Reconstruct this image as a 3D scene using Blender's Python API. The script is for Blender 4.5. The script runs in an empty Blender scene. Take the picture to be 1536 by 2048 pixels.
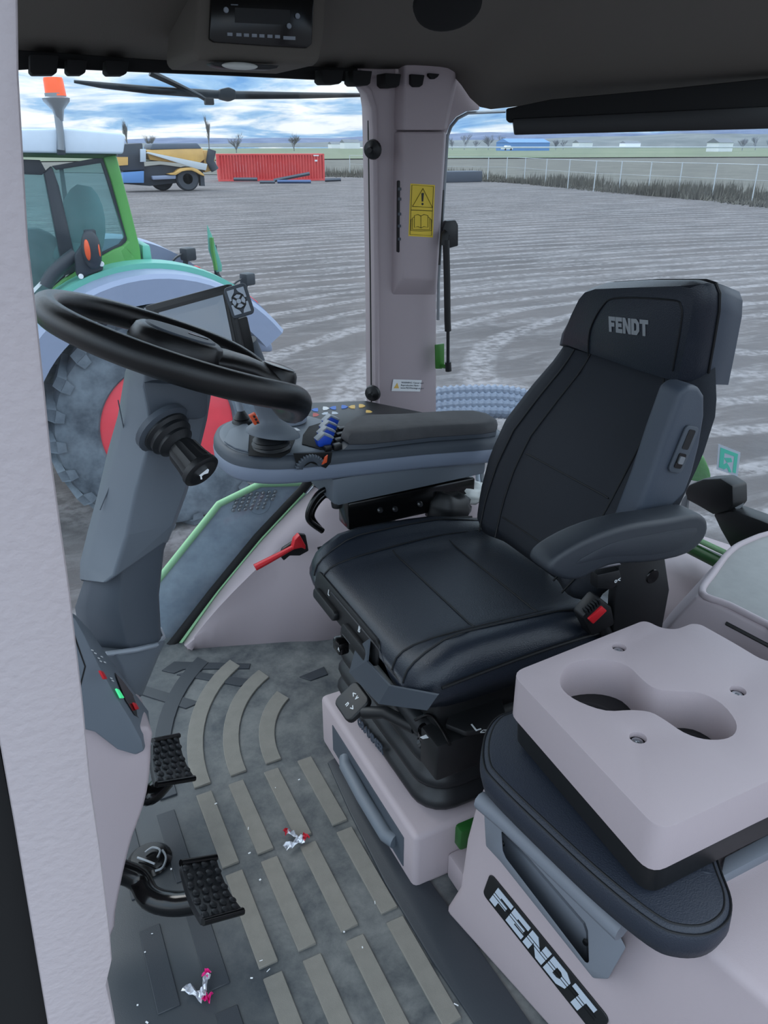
import bpy, bmesh, math, random
from mathutils import Vector, Matrix
random.seed(7)
# ------------------------------------------------------------------ camera, sky, sun, exposure
# Cab axes: +x = towards the rear of the tractor, +y = towards its right side, z up, cab floor at z = 0 (metres)
FPX, CAMZ = 1538.0, 1.25
HEAD, PITCH = math.radians(26.5), math.radians(25.5)
FW = Vector((math.sin(HEAD)*math.cos(PITCH), math.cos(HEAD)*math.cos(PITCH), -math.sin(PITCH)))
RT = Vector((math.cos(HEAD), -math.sin(HEAD), 0)); UP = RT.cross(FW)
CAM = Vector((0, 0, CAMZ))
scn = bpy.context.scene; COL = scn.collection
cd = bpy.data.cameras.new('camera'); cam = bpy.data.objects.new('camera', cd); COL.objects.link(cam)
cd.sensor_fit = 'VERTICAL'; cd.sensor_height = 36; cd.lens = FPX/2048*36; cd.clip_start = .02; cd.clip_end = 20000
M = Matrix((RT, UP, -FW)).transposed().to_4x4(); M.translation = CAM; cam.matrix_world = M
scn.camera = cam
vs = scn.view_settings; vs.view_transform = 'Standard'; vs.look = 'None'; vs.gamma = 1; vs.use_curve_mapping = False
vs.exposure = 0.25
GZ = -1.7                                                     # yard level below the cab floor

def s2l(c): return tuple((v/12.92 if v <= .04045 else ((v+.055)/1.055)**2.4) for v in (x/255 for x in c))
def make_world():
    w = bpy.data.worlds.new('sky'); scn.world = w; w.use_nodes = True
    nt = w.node_tree; N = nt.nodes; L = nt.links; N.clear()
    out = N.new('ShaderNodeOutputWorld'); bg = N.new('ShaderNodeBackground'); bg.inputs[1].default_value = 1.05
    tc = N.new('ShaderNodeTexCoord'); sx = N.new('ShaderNodeSeparateXYZ'); L.new(tc.outputs['Generated'], sx.inputs[0])
    def math_(op, a, b):
        m = N.new('ShaderNodeMath'); m.operation = op
        for i, v in enumerate((a, b)):
            if isinstance(v, (int, float)): m.inputs[i].default_value = v
            elif v is not None: L.new(v, m.inputs[i])
        return m.outputs[0]
    z = math_('MAXIMUM', sx.outputs['Z'], 0.0); zz = math_('ADD', z, .11)
    cb = N.new('ShaderNodeCombineXYZ'); L.new(math_('DIVIDE', sx.outputs['X'], zz), cb.inputs[0]); L.new(math_('DIVIDE', sx.outputs['Y'], zz), cb.inputs[1])
    n1 = N.new('ShaderNodeTexNoise'); n1.inputs['Scale'].default_value = 1.1; n1.inputs['Detail'].default_value = 8; n1.inputs['Roughness'].default_value = .58; n1.inputs['Distortion'].default_value = .5
    L.new(cb.outputs[0], n1.inputs['Vector'])
    r = N.new('ShaderNodeValToRGB'); e = r.color_ramp.elements
    e[0].position = .33; e[0].color = (*s2l((112, 160, 212)), 1)
    e[1].position = .57; e[1].color = (*s2l((246, 250, 253)), 1)
    m = e.new(.45); m.color = (*s2l((160, 196, 230)), 1)
    L.new(n1.outputs[0], r.inputs[0])
    mx = N.new('ShaderNodeMixRGB'); mx.inputs[2].default_value = (*s2l((214, 230, 243)), 1)   # even bright cloud cover overhead
    f = N.new('ShaderNodeMapRange'); f.inputs[1].default_value = .06; f.inputs[2].default_value = .35; f.inputs[3].default_value = 0; f.inputs[4].default_value = .6
    L.new(z, f.inputs[0]); L.new(f.outputs[0], mx.inputs[0]); L.new(r.outputs[0], mx.inputs[1])
    g = N.new('ShaderNodeMapRange'); g.inputs[1].default_value = .03; g.inputs[2].default_value = .55; g.inputs[3].default_value = 1.0; g.inputs[4].default_value = 2.1   # overcast: brighter towards the zenith
    L.new(z, g.inputs[0]); st_ = N.new('ShaderNodeMixRGB'); st_.blend_type = 'MULTIPLY'; st_.inputs[0].default_value = 1; L.new(mx.outputs[0], st_.inputs[1]); L.new(g.outputs[0], st_.inputs[2])
    L.new(st_.outputs[0], bg.inputs[0]); L.new(bg.outputs[0], out.inputs[0])
make_world()
sd = bpy.data.lights.new('sun', 'SUN'); sd.energy = .7; sd.angle = math.radians(25); sd.color = (1, .95, .88)
sun = bpy.data.objects.new('sun', sd); COL.objects.link(sun)
sun.rotation_euler = Vector((.35, -.75, -.8)).to_track_quat('-Z', 'Y').to_euler()

# ------------------------------------------------------------------ helpers
def V(*a): return Vector(a)
def ray(u, v): return FW*FPX + RT*(u-768) + UP*(1024-v)
def pz(u, v, z): d = ray(u, v); return CAM + d*((z-CAMZ)/d.z)
def px(u, v, x): d = ray(u, v); return CAM + d*(x/d.x)
def py(u, v, y): d = ray(u, v); return CAM + d*(y/d.y)
def pp(u, v, o, n): d = ray(u, v); return CAM + d*((o-CAM).dot(n)/d.dot(n))
MATS = {}
def mat(name, rgb, rough=.5, metal=0, bump=0, bscale=400, var=0, vscale=8, rgb2=None, spec=.5, coat=0, emit=0):
    m = bpy.data.materials.new(name); m.use_nodes = True; nt = m.node_tree; b = nt.nodes['Principled BSDF']
    c = (*s2l(rgb), 1); b.inputs['Base Color'].default_value = c
    b.inputs['Roughness'].default_value = rough; b.inputs['Metallic'].default_value = metal
    b.inputs['Specular IOR Level'].default_value = spec; b.inputs['Coat Weight'].default_value = coat
    tc = None
    def coord():
        nonlocal tc
        if tc is None: tc = nt.nodes.new('ShaderNodeTexCoord')
        return tc.outputs['Object']
    if var or rgb2:
        n = nt.nodes.new('ShaderNodeTexNoise'); n.inputs['Scale'].default_value = vscale; n.inputs['Detail'].default_value = 6; n.inputs['Roughness'].default_value = .65
        nt.links.new(coord(), n.inputs['Vector'])
        r = nt.nodes.new('ShaderNodeValToRGB'); r.color_ramp.elements[0].position = .35; r.color_ramp.elements[1].position = .68
        c2 = s2l(rgb2) if rgb2 else tuple(min(1, x*(1+var)) for x in c[:3])
        r.color_ramp.elements[0].color = c; r.color_ramp.elements[1].color = (*c2, 1)
        nt.links.new(n.outputs[0], r.inputs[0]); nt.links.new(r.outputs[0], b.inputs['Base Color'])
    if bump:
        n = nt.nodes.new('ShaderNodeTexNoise'); n.inputs['Scale'].default_value = bscale; n.inputs['Detail'].default_value = 3
        nt.links.new(coord(), n.inputs['Vector'])
        bp = nt.nodes.new('ShaderNodeBump'); bp.inputs['Strength'].default_value = bump; bp.inputs['Distance'].default_value = .002
        nt.links.new(n.outputs[0], bp.inputs['Height']); nt.links.new(bp.outputs[0], b.inputs['Normal'])
    if emit: b.inputs['Emission Color'].default_value = c; b.inputs['Emission Strength'].default_value = emit
    MATS[name] = m; return m
def glass(name, tint, dust, dcol=(200, 205, 210), dscale=6, gl=.08, base=.01):
    m = bpy.data.materials.new(name); m.use_nodes = True; nt = m.node_tree; N = nt.nodes; L = nt.links; N.clear()
    out = N.new('ShaderNodeOutputMaterial'); t = N.new('ShaderNodeBsdfTransparent'); t.inputs[0].default_value = (*tint, 1)
    g = N.new('ShaderNodeBsdfGlossy'); g.inputs['Roughness'].default_value = .02; d = N.new('ShaderNodeBsdfDiffuse'); d.inputs[0].default_value = (*s2l(dcol), 1)
    lw = N.new('ShaderNodeLayerWeight'); lw.inputs[0].default_value = .35
    mu = N.new('ShaderNodeMath'); mu.operation = 'MULTIPLY'; mu.inputs[1].default_value = gl*4; L.new(lw.outputs['Fresnel'], mu.inputs[0])
    m1 = N.new('ShaderNodeMixShader'); L.new(mu.outputs[0], m1.inputs[0]); L.new(t.outputs[0], m1.inputs[1]); L.new(g.outputs[0], m1.inputs[2])
    tc = N.new('ShaderNodeTexCoord'); n = N.new('ShaderNodeTexNoise'); n.inputs['Scale'].default_value = dscale; n.inputs['Detail'].default_value = 9; n.inputs['Roughness'].default_value = .7
    L.new(tc.outputs['Object'], n.inputs['Vector'])
    mr = N.new('ShaderNodeMapRange'); mr.inputs[1].default_value = .4; mr.inputs[2].default_value = .8; mr.inputs[3].default_value = base; mr.inputs[4].default_value = dust
    L.new(n.outputs[0], mr.inputs[0])
    m2 = N.new('ShaderNodeMixShader'); L.new(mr.outputs[0], m2.inputs[0]); L.new(m1.outputs[0], m2.inputs[1]); L.new(d.outputs[0], m2.inputs[2])
    L.new(m2.outputs[0], out.inputs[0]); MATS[name] = m; return m

def finish(name, me, m, parent=None, smooth=40):
    if smooth:
        me.shade_smooth(); me.set_sharp_from_angle(angle=math.radians(smooth))
    if m is not None: me.materials.append(MATS[m] if isinstance(m, str) else m)
    o = bpy.data.objects.new(name, me); COL.objects.link(o)
    if parent: attach(o, parent)
    return o
def attach(o, parent):
    o.parent = parent
    if parent.type == 'EMPTY' and parent.parent is None: o.matrix_parent_inverse = Matrix.Translation(-parent.location)
def bm_mesh(bm, name):
    bmesh.ops.recalc_face_normals(bm, faces=bm.faces[:]); me = bpy.data.meshes.new(name); bm.to_mesh(me); bm.free(); return me
def bev(bm, w, seg=2, ang=30):
    if w <= 0: return
    es = [e for e in bm.edges if len(e.link_faces) == 2 and e.calc_face_angle(0) > math.radians(ang)]
    bmesh.ops.bevel(bm, geom=es, offset=w, segments=seg, profile=.5, affect='EDGES', clamp_overlap=True)
def mesh(name, vs_, fs, m, parent=None, bevel=0, seg=2, smooth=40, sub=0, solid=0):
    bm = bmesh.new(); vv = [bm.verts.new(v) for v in vs_]
    for f in fs:
        try: bm.faces.new([vv[i] for i in f])
        except ValueError: pass
    bmesh.ops.recalc_face_normals(bm, faces=bm.faces[:])
    if bevel: bev(bm, bevel, seg)
    o = finish(name, bm_mesh(bm, name), m, parent, smooth)
    if solid:
        s = o.modifiers.new('solid', 'SOLIDIFY'); s.thickness = solid; s.offset = 1
    if sub:
        s = o.modifiers.new('sub', 'SUBSURF'); s.levels = sub; s.render_levels = sub
    return o
def prism(name, pts, vec, m, parent=None, bevel=0, seg=2, smooth=40, sub=0):
    n = len(pts); vec = Vector(vec); vs_ = [Vector(p) for p in pts]; vs_ += [p+vec for p in vs_]
    fs = [list(range(n)), list(range(2*n-1, n-1, -1))]+[[i, (i+1) % n, n+(i+1) % n, n+i] for i in range(n)]
    return mesh(name, vs_, fs, m, parent, bevel, seg, smooth, sub)
def box(name, c, s, m, parent=None, rot=None, bevel=.003, seg=2, smooth=40):
    hx, hy, hz = s[0]/2, s[1]/2, s[2]/2; Mx = rot if rot is not None else Matrix.Identity(3); c = Vector(c)
    P = [c+Mx @ V(a*hx, b*hy, d*hz) for a in (-1, 1) for b in (-1, 1) for d in (-1, 1)]
    F = [(0, 1, 3, 2), (4, 6, 7, 5), (0, 4, 5, 1), (2, 3, 7, 6), (0, 2, 6, 4), (1, 5, 7, 3)]
    return mesh(name, P, F, m, parent, bevel, seg, smooth)
def loft(name, rings, m, parent=None, caps=True, loop=False, bevel=0, smooth=40, sub=0):
    n = len(rings[0]); vs_ = [Vector(p) for r in rings for p in r]; k = len(rings); fs = []
    for i in range(k if loop else k-1):
        a, b = i*n, ((i+1) % k)*n
        fs += [[a+j, a+(j+1) % n, b+(j+1) % n, b+j] for j in range(n)]
    if caps and not loop: fs += [list(range(n)), list(range((k-1)*n, k*n))]
    return mesh(name, vs_, fs, m, parent, bevel, 2, smooth, sub)
def sheet(name, rows, m, parent=None, solid=0, smooth=40, sub=0):
    n = len(rows[0]); vs_ = [Vector(p) for r in rows for p in r]
    fs = [[i*n+j, i*n+j+1, (i+1)*n+j+1, (i+1)*n+j] for i in range(len(rows)-1) for j in range(n-1)]
    return mesh(name, vs_, fs, m, parent, 0, 2, smooth, sub, solid)
def cr(pts, k=6, closed=False):
    P = [Vector(p) for p in pts]; n = len(P); out = []
    for i in range(n if closed else n-1):
        if closed: a, b, c, d = P[i-1], P[i], P[(i+1) % n], P[(i+2) % n]
        else: a, b, c, d = P[max(i-1, 0)], P[i], P[i+1], P[min(i+2, n-1)]
        for j in range(k):
            t = j/k; out.append(.5*((2*b)+(c-a)*t+(2*a-5*b+4*c-d)*t*t+(3*b-a-3*c+d)*t**3))
    if not closed: out.append(P[-1].copy())
    return out
def lerpl(a, t):
    x = t*(len(a)-1); i = min(int(x), len(a)-2); return a[i]+(a[i+1]-a[i])*(x-i)
def tube(name, pts, r, m, parent=None, n=10, closed=False, flat=1.0, up=None, caps=True, smooth=50):
    P = [Vector(p) for p in pts]; k = len(P); rr = r if isinstance(r, (list, tuple)) else [r]
    T = [((P[(i+1) % k]-P[i-1]) if closed else (P[min(i+1, k-1)]-P[max(i-1, 0)])).normalized() for i in range(k)]
    ref = Vector(up) if up else (V(0, 0, 1) if abs(T[0].z) < .9 else V(1, 0, 0)); rings = []
    nrm = (ref-T[0]*ref.dot(T[0])).normalized()
    for i in range(k):
        if up: nrm = Vector(up)
        nrm = (nrm-T[i]*nrm.dot(T[i])).normalized(); bn = T[i].cross(nrm); q = lerpl(rr, i/max(1, k-1)) if len(rr) > 1 else rr[0]
        rings.append([P[i]+nrm*(q*flat*math.sin(2*math.pi*j/n))+bn*(q*math.cos(2*math.pi*j/n)) for j in range(n)])
    return loft(name, rings, m, parent, caps, closed, 0, smooth)
def basis(axis, up=(0, 0, 1)):
    a = Vector(axis).normalized(); u = Vector(up)
    if abs(a.dot(u)) > .95: u = V(1, 0, 0)
    x = u.cross(a).normalized(); return x, a.cross(x), a
def lathe(name, prof, o, axis, m, parent=None, n=24, smooth=40, sy=1.0):
    x, y, a = basis(axis); o = Vector(o)
    rings = [[o+a*h+x*(r*math.cos(2*math.pi*j/n))+y*(sy*r*math.sin(2*math.pi*j/n)) for j in range(n)] for r, h in prof]
    return loft(name, rings, m, parent, True, False, 0, smooth)
def blob(name, c, s, m, parent=None, rot=None, nu=16, nv=10, f=None):
    Mx = rot if rot is not None else Matrix.Identity(3); c = Vector(c); rings = []
    for i in range(1, nv):
        th = math.pi*i/nv; ring = []
        for j in range(nu):
            ph = 2*math.pi*j/nu; d = V(math.sin(th)*math.cos(ph), math.sin(th)*math.sin(ph), math.cos(th)); q = f(d) if f else 1
            ring.append(c+Mx @ V(d.x*s[0]*q, d.y*s[1]*q, d.z*s[2]*q))
        rings.append(ring)
    return loft(name, rings, m, parent, True, False, 0, 180)
def rrect(w, h, r, n=4, cx=0, cy=0):
    out = []
    for sx, sy, a0 in ((1, 1, 0), (-1, 1, 90), (-1, -1, 180), (1, -1, 270)):
        for i in range(n+1):
            a = math.radians(a0+90*i/n); out.append((cx+sx*(w/2-r)+r*math.cos(a), cy+sy*(h/2-r)+r*math.sin(a)))
    return out
def sm(a, b, x): t = max(0, min(1, (x-a)/(b-a))); return t*t*(3-2*t)
def fillet(pts, r, n=5):
    P = [Vector(p) for p in pts]; out = []; k = len(P)
    for i, p in enumerate(P):
        a, b = P[i-1]-p, P[(i+1) % k]-p; rr = min(r, a.length*.45, b.length*.45); s0, s1 = p+a.normalized()*rr, p+b.normalized()*rr
        for j in range(n+1): t = j/n; out.append(s0*(1-t)**2+p*(2*t*(1-t))+s1*t*t)
    return out
class Fr:
    def __init__(s, o, ex, ey):
        s.o = Vector(o); s.x = Vector(ex).normalized(); s.z = s.x.cross(Vector(ey)).normalized(); s.y = s.z.cross(s.x)
    def __call__(s, a, b, c=0): return s.o+s.x*a+s.y*b+s.z*c
    def rot(s): return Matrix((s.x, s.y, s.z)).transposed()
    def pts(s, l, c=0): return [s(a, b, c) for a, b in l]
    def plate(s, name, l, t, m, parent=None, c=0, bevel=0, **k): return prism(name, s.pts(l, c), s.z*t, m, parent, bevel, **k)
def text(name, body, fr, size, m, parent=None, depth=.0006, c=0, bold=0, align='LEFT', sx=1):
    cu = bpy.data.curves.new(name, 'FONT'); cu.body = body; cu.size = size; cu.extrude = depth/2; cu.offset = bold; cu.align_x = align; cu.resolution_u = 2
    t = bpy.data.objects.new(name, cu); COL.objects.link(t); dg = bpy.context.evaluated_depsgraph_get()
    me = bpy.data.meshes.new_from_object(t.evaluated_get(dg)); bpy.data.objects.remove(t); bpy.data.curves.remove(cu)
    for v in me.vertices: v.co = fr(v.co.x*sx, v.co.y, v.co.z+c+depth/2)
    me.materials.clear(); return finish(name, me, m, parent, 0)
def root(name, loc, label, cat, group=None):
    o = bpy.data.objects.new(name, None); o.empty_display_size = .05; COL.objects.link(o); o.location = loc
    return tag(o, label, cat, group)
def tag(o, label=None, cat=None, group=None, kind=None):
    if label: o['label'] = label
    if cat: o['category'] = cat
    if group: o['group'] = group
    if kind: o['kind'] = kind
    return o
def struct(o, label=None): o['kind'] = 'structure'; (label and o.__setitem__('label', label)); return o
def dup(o, M4, parent=None, name=None):
    c = o.copy(); COL.objects.link(c)
    if name: c.name = name
    c.parent = None; c.matrix_parent_inverse = Matrix.Identity(4); c.matrix_basis = M4
    if parent: attach(c, parent)
    return c
T4 = Matrix.Translation
LET = {'F': ([[(0, 0), (.3, 0), (.3, .36), (.66, .36), (.66, .62), (.3, .62), (.3, .74), (.78, .74), (.78, 1), (0, 1)]], .84),
 'E': ([[(0, 0), (.78, 0), (.78, .26), (.3, .26), (.3, .38), (.7, .38), (.7, .62), (.3, .62), (.3, .74), (.78, .74), (.78, 1), (0, 1)]], .86),
 'N': ([[(0, 0), (.28, 0), (.28, .55), (.62, 0), (.9, 0), (.9, 1), (.62, 1), (.62, .45), (.28, 1), (0, 1)]], .98),
 'D': ([[(0, 0), (.6, 0), (.88, .25), (.88, .75), (.6, 1), (0, 1), (0, .74), (.48, .74), (.58, .64), (.58, .36), (.48, .26), (.3, .26), (.3, .735), (0, .735)]], .96),
 'T': ([[(.3, 0), (.6, 0), (.6, .74), (.92, .74), (.92, 1), (0, 1), (0, .74), (.3, .74)]], .92)}
def fendt(fr, h, m, parent, c=0, depth=.0008, shear=.12, sx=1.0):
    x = 0
    for ch in 'FENDT':
        polys, w = LET[ch]
        for p in polys: fr.plate('letter', [((x+a*sx+shear*b)*h, b*h) for a, b in p], depth, m, parent, c, smooth=0)
        x += w*sx

# ------------------------------------------------------------------ materials
mat('pink', (177, 164, 168), .55, bump=.12, bscale=900)
mat('pink_post', (184, 174, 177), .7, bump=.5, bscale=160)
mat('headliner', (104, 99, 92), .85, bump=.25, bscale=700)
mat('grey', (104, 112, 121), .5, bump=.1, bscale=1200)
mat('grey_dark', (74, 81, 90), .5, bump=.1, bscale=1200)
mat('grey_blue', (128, 138, 156), .5, bump=.08, bscale=1200)
mat('grey_light', (150, 158, 168), .42)
mat('frame_grey', (118, 123, 132), .5, bump=.1, bscale=600)
mat('black', (22, 23, 25), .45, bump=.1, bscale=900)
mat('black_gloss', (12, 12, 13), .18)
mat('black_matte', (14, 14, 15), .8)
mat('rubber', (24, 26, 29), .42, bump=.1, bscale=500)
mat('leather', (34, 40, 50), .33, bump=.35, bscale=520)
mat('leather_soft', (36, 42, 54), .5, bump=.35, bscale=520)
mat('fabric', (29, 34, 43), .75, bump=.5, bscale=1500)
mat('pad', (78, 78, 80), .95, var=.35, vscale=14)
mat('seam', (12, 14, 18), .6)
mat('seat_shell', (66, 74, 86), .5, bump=.15, bscale=700)
mat('armrest', (44, 49, 56), .42, bump=.25, bscale=1400)
mat('wheel_rim', (20, 20, 21), .26, bump=.2, bscale=1300)
def floor_mat():
    m = mat('mat_floor', (50, 56, 62), .5, bump=.1, bscale=500); nt = m.node_tree; N = nt.nodes; L = nt.links; b = N['Principled BSDF']
    tc = N.new('ShaderNodeTexCoord'); sx = N.new('ShaderNodeSeparateXYZ'); L.new(tc.outputs['Object'], sx.inputs[0])
    mr = N.new('ShaderNodeMapRange'); mr.inputs[1].default_value = .08; mr.inputs[2].default_value = .26; L.new(sx.outputs[0], mr.inputs[0])     # dust trodden in where feet rest
    n = N.new('ShaderNodeTexNoise'); n.inputs['Scale'].default_value = 9; n.inputs['Detail'].default_value = 12; n.inputs['Roughness'].default_value = .72; n.inputs['Distortion'].default_value = .15; L.new(tc.outputs['Object'], n.inputs['Vector'])
    r = N.new('ShaderNodeMapRange'); r.inputs[1].default_value = .36; r.inputs[2].default_value = .70; L.new(n.outputs[0], r.inputs[0])
    mu = N.new('ShaderNodeMath'); mu.operation = 'MULTIPLY'; L.new(mr.outputs[0], mu.inputs[0]); L.new(r.outputs[0], mu.inputs[1])
    ad = N.new('ShaderNodeMath'); ad.operation = 'MULTIPLY_ADD'; ad.inputs[1].default_value = .75; ad.inputs[2].default_value = .05; L.new(mu.outputs[0], ad.inputs[0])
    x = N.new('ShaderNodeMixRGB'); x.inputs[1].default_value = (*s2l((52, 58, 64)), 1); x.inputs[2].default_value = (*s2l((136, 137, 134)), 1); L.new(ad.outputs[0], x.inputs[0]); L.new(x.outputs[0], b.inputs['Base Color'])
    q = N.new('ShaderNodeMapRange'); q.inputs[3].default_value = .42; q.inputs[4].default_value = .85; L.new(ad.outputs[0], q.inputs[0]); L.new(q.outputs[0], b.inputs['Roughness'])
floor_mat()
mat('mat_dark', (46, 51, 57), .5, bump=.1, bscale=500)
mat('strip', (122, 119, 112), .75, var=.15, vscale=30, bump=.25, bscale=700)
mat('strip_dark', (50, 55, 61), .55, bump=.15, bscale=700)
mat('white', (232, 234, 236), .5); mat('symbol', (225, 228, 230), .5); mat('logo_silver', (168, 172, 176), .35, metal=.3)
mat('blue', (38, 84, 205), .4); mat('orange', (232, 92, 50), .45); mat('red', (205, 34, 44), .4)
mat('yellow', (238, 206, 60), .5); mat('key_yellow', (228, 186, 96), .5); mat('key_blue', (40, 104, 200), .45); mat('key_red', (190, 70, 62), .5); mat('key_grey', (188, 198, 210), .45)
mat('teal', (92, 200, 176), .5); mat('green_led', (70, 215, 140), .5, emit=.5)
mat('green', (62, 122, 48), .4, var=.2, vscale=2); mat('green_pale', (150, 200, 150), .5); mat('green_deep', (38, 92, 40), .35)
mat('metal', (190, 192, 196), .3, metal=1); mat('metal_dull', (150, 155, 160), .45, metal=.7)
mat('screen', (150, 160, 172), .22, coat=.6); mat('slate', (136, 150, 166), .55, rgb2=(172, 186, 200), vscale=9)  # screen: base colour lightened to paint in the reflected bright sky
mat('foil', (215, 218, 225), .25, metal=.6); mat('pink_foil', (225, 40, 130), .35); mat('red_foil', (205, 45, 60), .35)
mat('clear_bag', (215, 218, 214), .2)
mat('tray_mat', (158, 158, 156), .7, var=.1, vscale=40)
glass('pane', (.96, .975, .98), .10, dscale=5); glass('pane_rear', (.95, .97, .98), .14, dscale=7, base=.03)
# ------------------------------------------------------------------ setting: cab shell
def Y(l, y): return [py(u, v, y) for u, v in l]
floor = struct(box('floor', (.65, 1.06, -.03), (2.5, 1.64, .06), 'mat_floor', bevel=0), 'grey rubber floor mat with raised strips')
colx = [.2015, .2715, .3515, .430]; rows_ = [(1.265, 1.063), (1.043, .84), (.82, .62), (.60, .42)]
def strip(pts, m, h=.0045): return prism('strip', [V(a, b, -.001) for a, b in pts], (0, 0, h+.001), m, floor, .001, 1)
base_strip = strip([(-.0165, -.101), (.0165, -.101), (.0165, .101), (-.0165, .101)], 'strip')
first = True
for cx in colx:
    for a, b in rows_:
        if cx > .42 and a < .8: continue
        M_ = T4((cx, (a+b)/2, 0)) @ Matrix.Diagonal((1, (a-b)/.202, 1, 1))
        if first: base_strip.matrix_basis = M_; first = False
        else: dup(base_strip, M_, floor)
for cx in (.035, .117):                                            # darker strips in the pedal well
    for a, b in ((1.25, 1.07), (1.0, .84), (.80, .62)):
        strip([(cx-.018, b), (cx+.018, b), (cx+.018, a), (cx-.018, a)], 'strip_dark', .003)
C0 = (.56, 1.285)
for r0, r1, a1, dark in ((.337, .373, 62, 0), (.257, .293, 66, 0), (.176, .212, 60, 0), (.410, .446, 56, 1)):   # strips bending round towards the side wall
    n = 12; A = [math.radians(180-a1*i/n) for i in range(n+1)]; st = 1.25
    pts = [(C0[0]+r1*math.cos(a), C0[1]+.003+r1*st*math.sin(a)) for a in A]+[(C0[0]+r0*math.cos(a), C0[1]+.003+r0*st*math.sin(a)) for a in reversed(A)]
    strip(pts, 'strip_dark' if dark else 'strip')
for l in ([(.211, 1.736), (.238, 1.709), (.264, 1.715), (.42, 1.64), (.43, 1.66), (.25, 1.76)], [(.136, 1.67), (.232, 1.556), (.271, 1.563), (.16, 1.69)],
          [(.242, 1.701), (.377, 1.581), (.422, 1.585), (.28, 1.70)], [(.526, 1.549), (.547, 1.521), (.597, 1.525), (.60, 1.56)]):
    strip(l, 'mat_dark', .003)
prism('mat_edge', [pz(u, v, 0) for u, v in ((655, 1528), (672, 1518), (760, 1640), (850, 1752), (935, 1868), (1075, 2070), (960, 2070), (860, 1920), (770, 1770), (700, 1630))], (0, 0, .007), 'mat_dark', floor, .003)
# left rear body panel and pillar, unseen behind the door opening, added to darken the inner walls
struct(mesh('wall_left', [V(.62, .2, 0), V(1.75, .2, 0), V(1.75, .2, .62), V(.85, .2, .62), V(.62, .2, .2), V(.62, .14, 0), V(1.75, .14, 0), V(1.75, .14, .62), V(.85, .14, .62), V(.62, .14, .2)], [(0, 1, 2, 3, 4), (9, 8, 7, 6, 5), (0, 5, 6, 1), (1, 6, 7, 2), (2, 7, 8, 3), (3, 8, 9, 4), (4, 9, 5, 0)], 'pink', bevel=.01), 'unseen pinkish left rear body panel of the cab')
struct(prism('wall_rear_left', [V(1.15, .14, .6), V(1.32, .14, .6), V(1.36, .14, 1.6), V(1.12, .14, 1.6)], (0, .06, 0), 'pink', bevel=.01), 'unseen left rear pillar of the cab')
# right-hand side trim under the window
T_ = Y([(366, 1288), (430, 1195), (520, 1085), (612, 990), (650, 960)], 1.84)+[V(.95, 1.84, .50), V(1.12, 1.80, .52)]
Md = Y([(372, 1292), (440, 1238), (530, 1185)], 1.79)+[py(620, 1142, 1.74), V(.72, 1.70, .22), V(.95, 1.68, .30), V(1.15, 1.65, .32)]
Bt = [V(.295, 1.80, 0), V(.36, 1.78, 0), V(.46, 1.745, 0), V(.56, 1.71, 0), V(.68, 1.665, 0), V(.95, 1.64, 0), V(1.15, 1.60, 0)]
wall_r = struct(sheet('wall_right', [cr(T_, 3), cr([t.lerp(m_, .35)+V(0, -.028, .01) for t, m_ in zip(T_, Md)], 3), cr(Md, 3), cr(Bt, 3)], 'pink', solid=.02), 'pinkish grey moulded trim below the side window')
seal = struct(tube('trim_1', Y([(330, 1300), (345, 1288), (425, 1185), (515, 1075), (600, 985), (640, 935)], 1.853), .013, 'black_matte', n=8), 'black rubber seal along the slanting sill')
struct(tube('trim_2', Y([(348, 1302), (362, 1285), (437, 1180), (524, 1075), (608, 985)], 1.845), .006, 'green_pale', n=6), 'thin green painted edge beside the black seal')
# rear-right pillar
YP = 1.80
out = [(712, 162), (728, 170), (737, 186), (741, 215), (742, 262), (746, 560), (748, 840), (873, 840), (873, 600), (886, 400), (894, 268), (901, 250), (914, 234), (934, 223), (960, 220), (960, 120), (712, 120)]
pil = struct(prism('wall_rear_right', Y(out, YP), (0, .05, 0), 'pink', bevel=.004), 'pinkish grey pillar between the side window and the rear window')
def frustum(name, o0, y0, o1, y1, m, parent): return loft(name, [Y(o0, y0), Y(o1, y1)], m, parent, bevel=.006)
frustum('pillar_cover', [(786, 263), (893, 263), (873, 592), (781, 592)], 1.803, [(808, 263), (890, 263), (872, 560), (806, 556)], 1.765, 'pink', pil)
frustum('pillar_cap', [(788, 120), (925, 120), (894, 261), (786, 261)], 1.803, [(810, 120), (915, 120), (888, 261), (808, 261)], 1.765, 'pink', pil)
tube('edge_bead', Y([(722, 168), (738, 184), (747, 215), (749, 262), (752, 560), (754, 835)], 1.80), .008, 'pink', pil, n=8)
box('air_slot', py(799, 434, 1.782), (.013, .012, .165), 'black', pil, bevel=.003)
for v in (378, 398, 428, 452, 478): box('slot_rib', py(799, v, 1.774), (.008, .004, .006), 'grey_dark', pil, bevel=0)
struct(tube('trim_3', Y([(700, 158), (722, 163), (736, 180), (740, 215), (740, 262), (744, 560), (746, 840)], 1.815), .006, 'black_matte', n=6), 'black rubber seal along the pillar edge')
struct(tube('trim_4', Y([(876, 640), (877, 560), (887, 400), (895, 272), (902, 253), (915, 237), (936, 226), (1010, 223)], 1.812), .004, 'metal_dull', n=6), 'pale sealing strip around the rear window corner')
prism('edge_track', Y([(880, 410), (886, 380), (888, 380), (881, 530), (876, 530)], 1.80), (0, .02, 0), 'black', pil)
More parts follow.
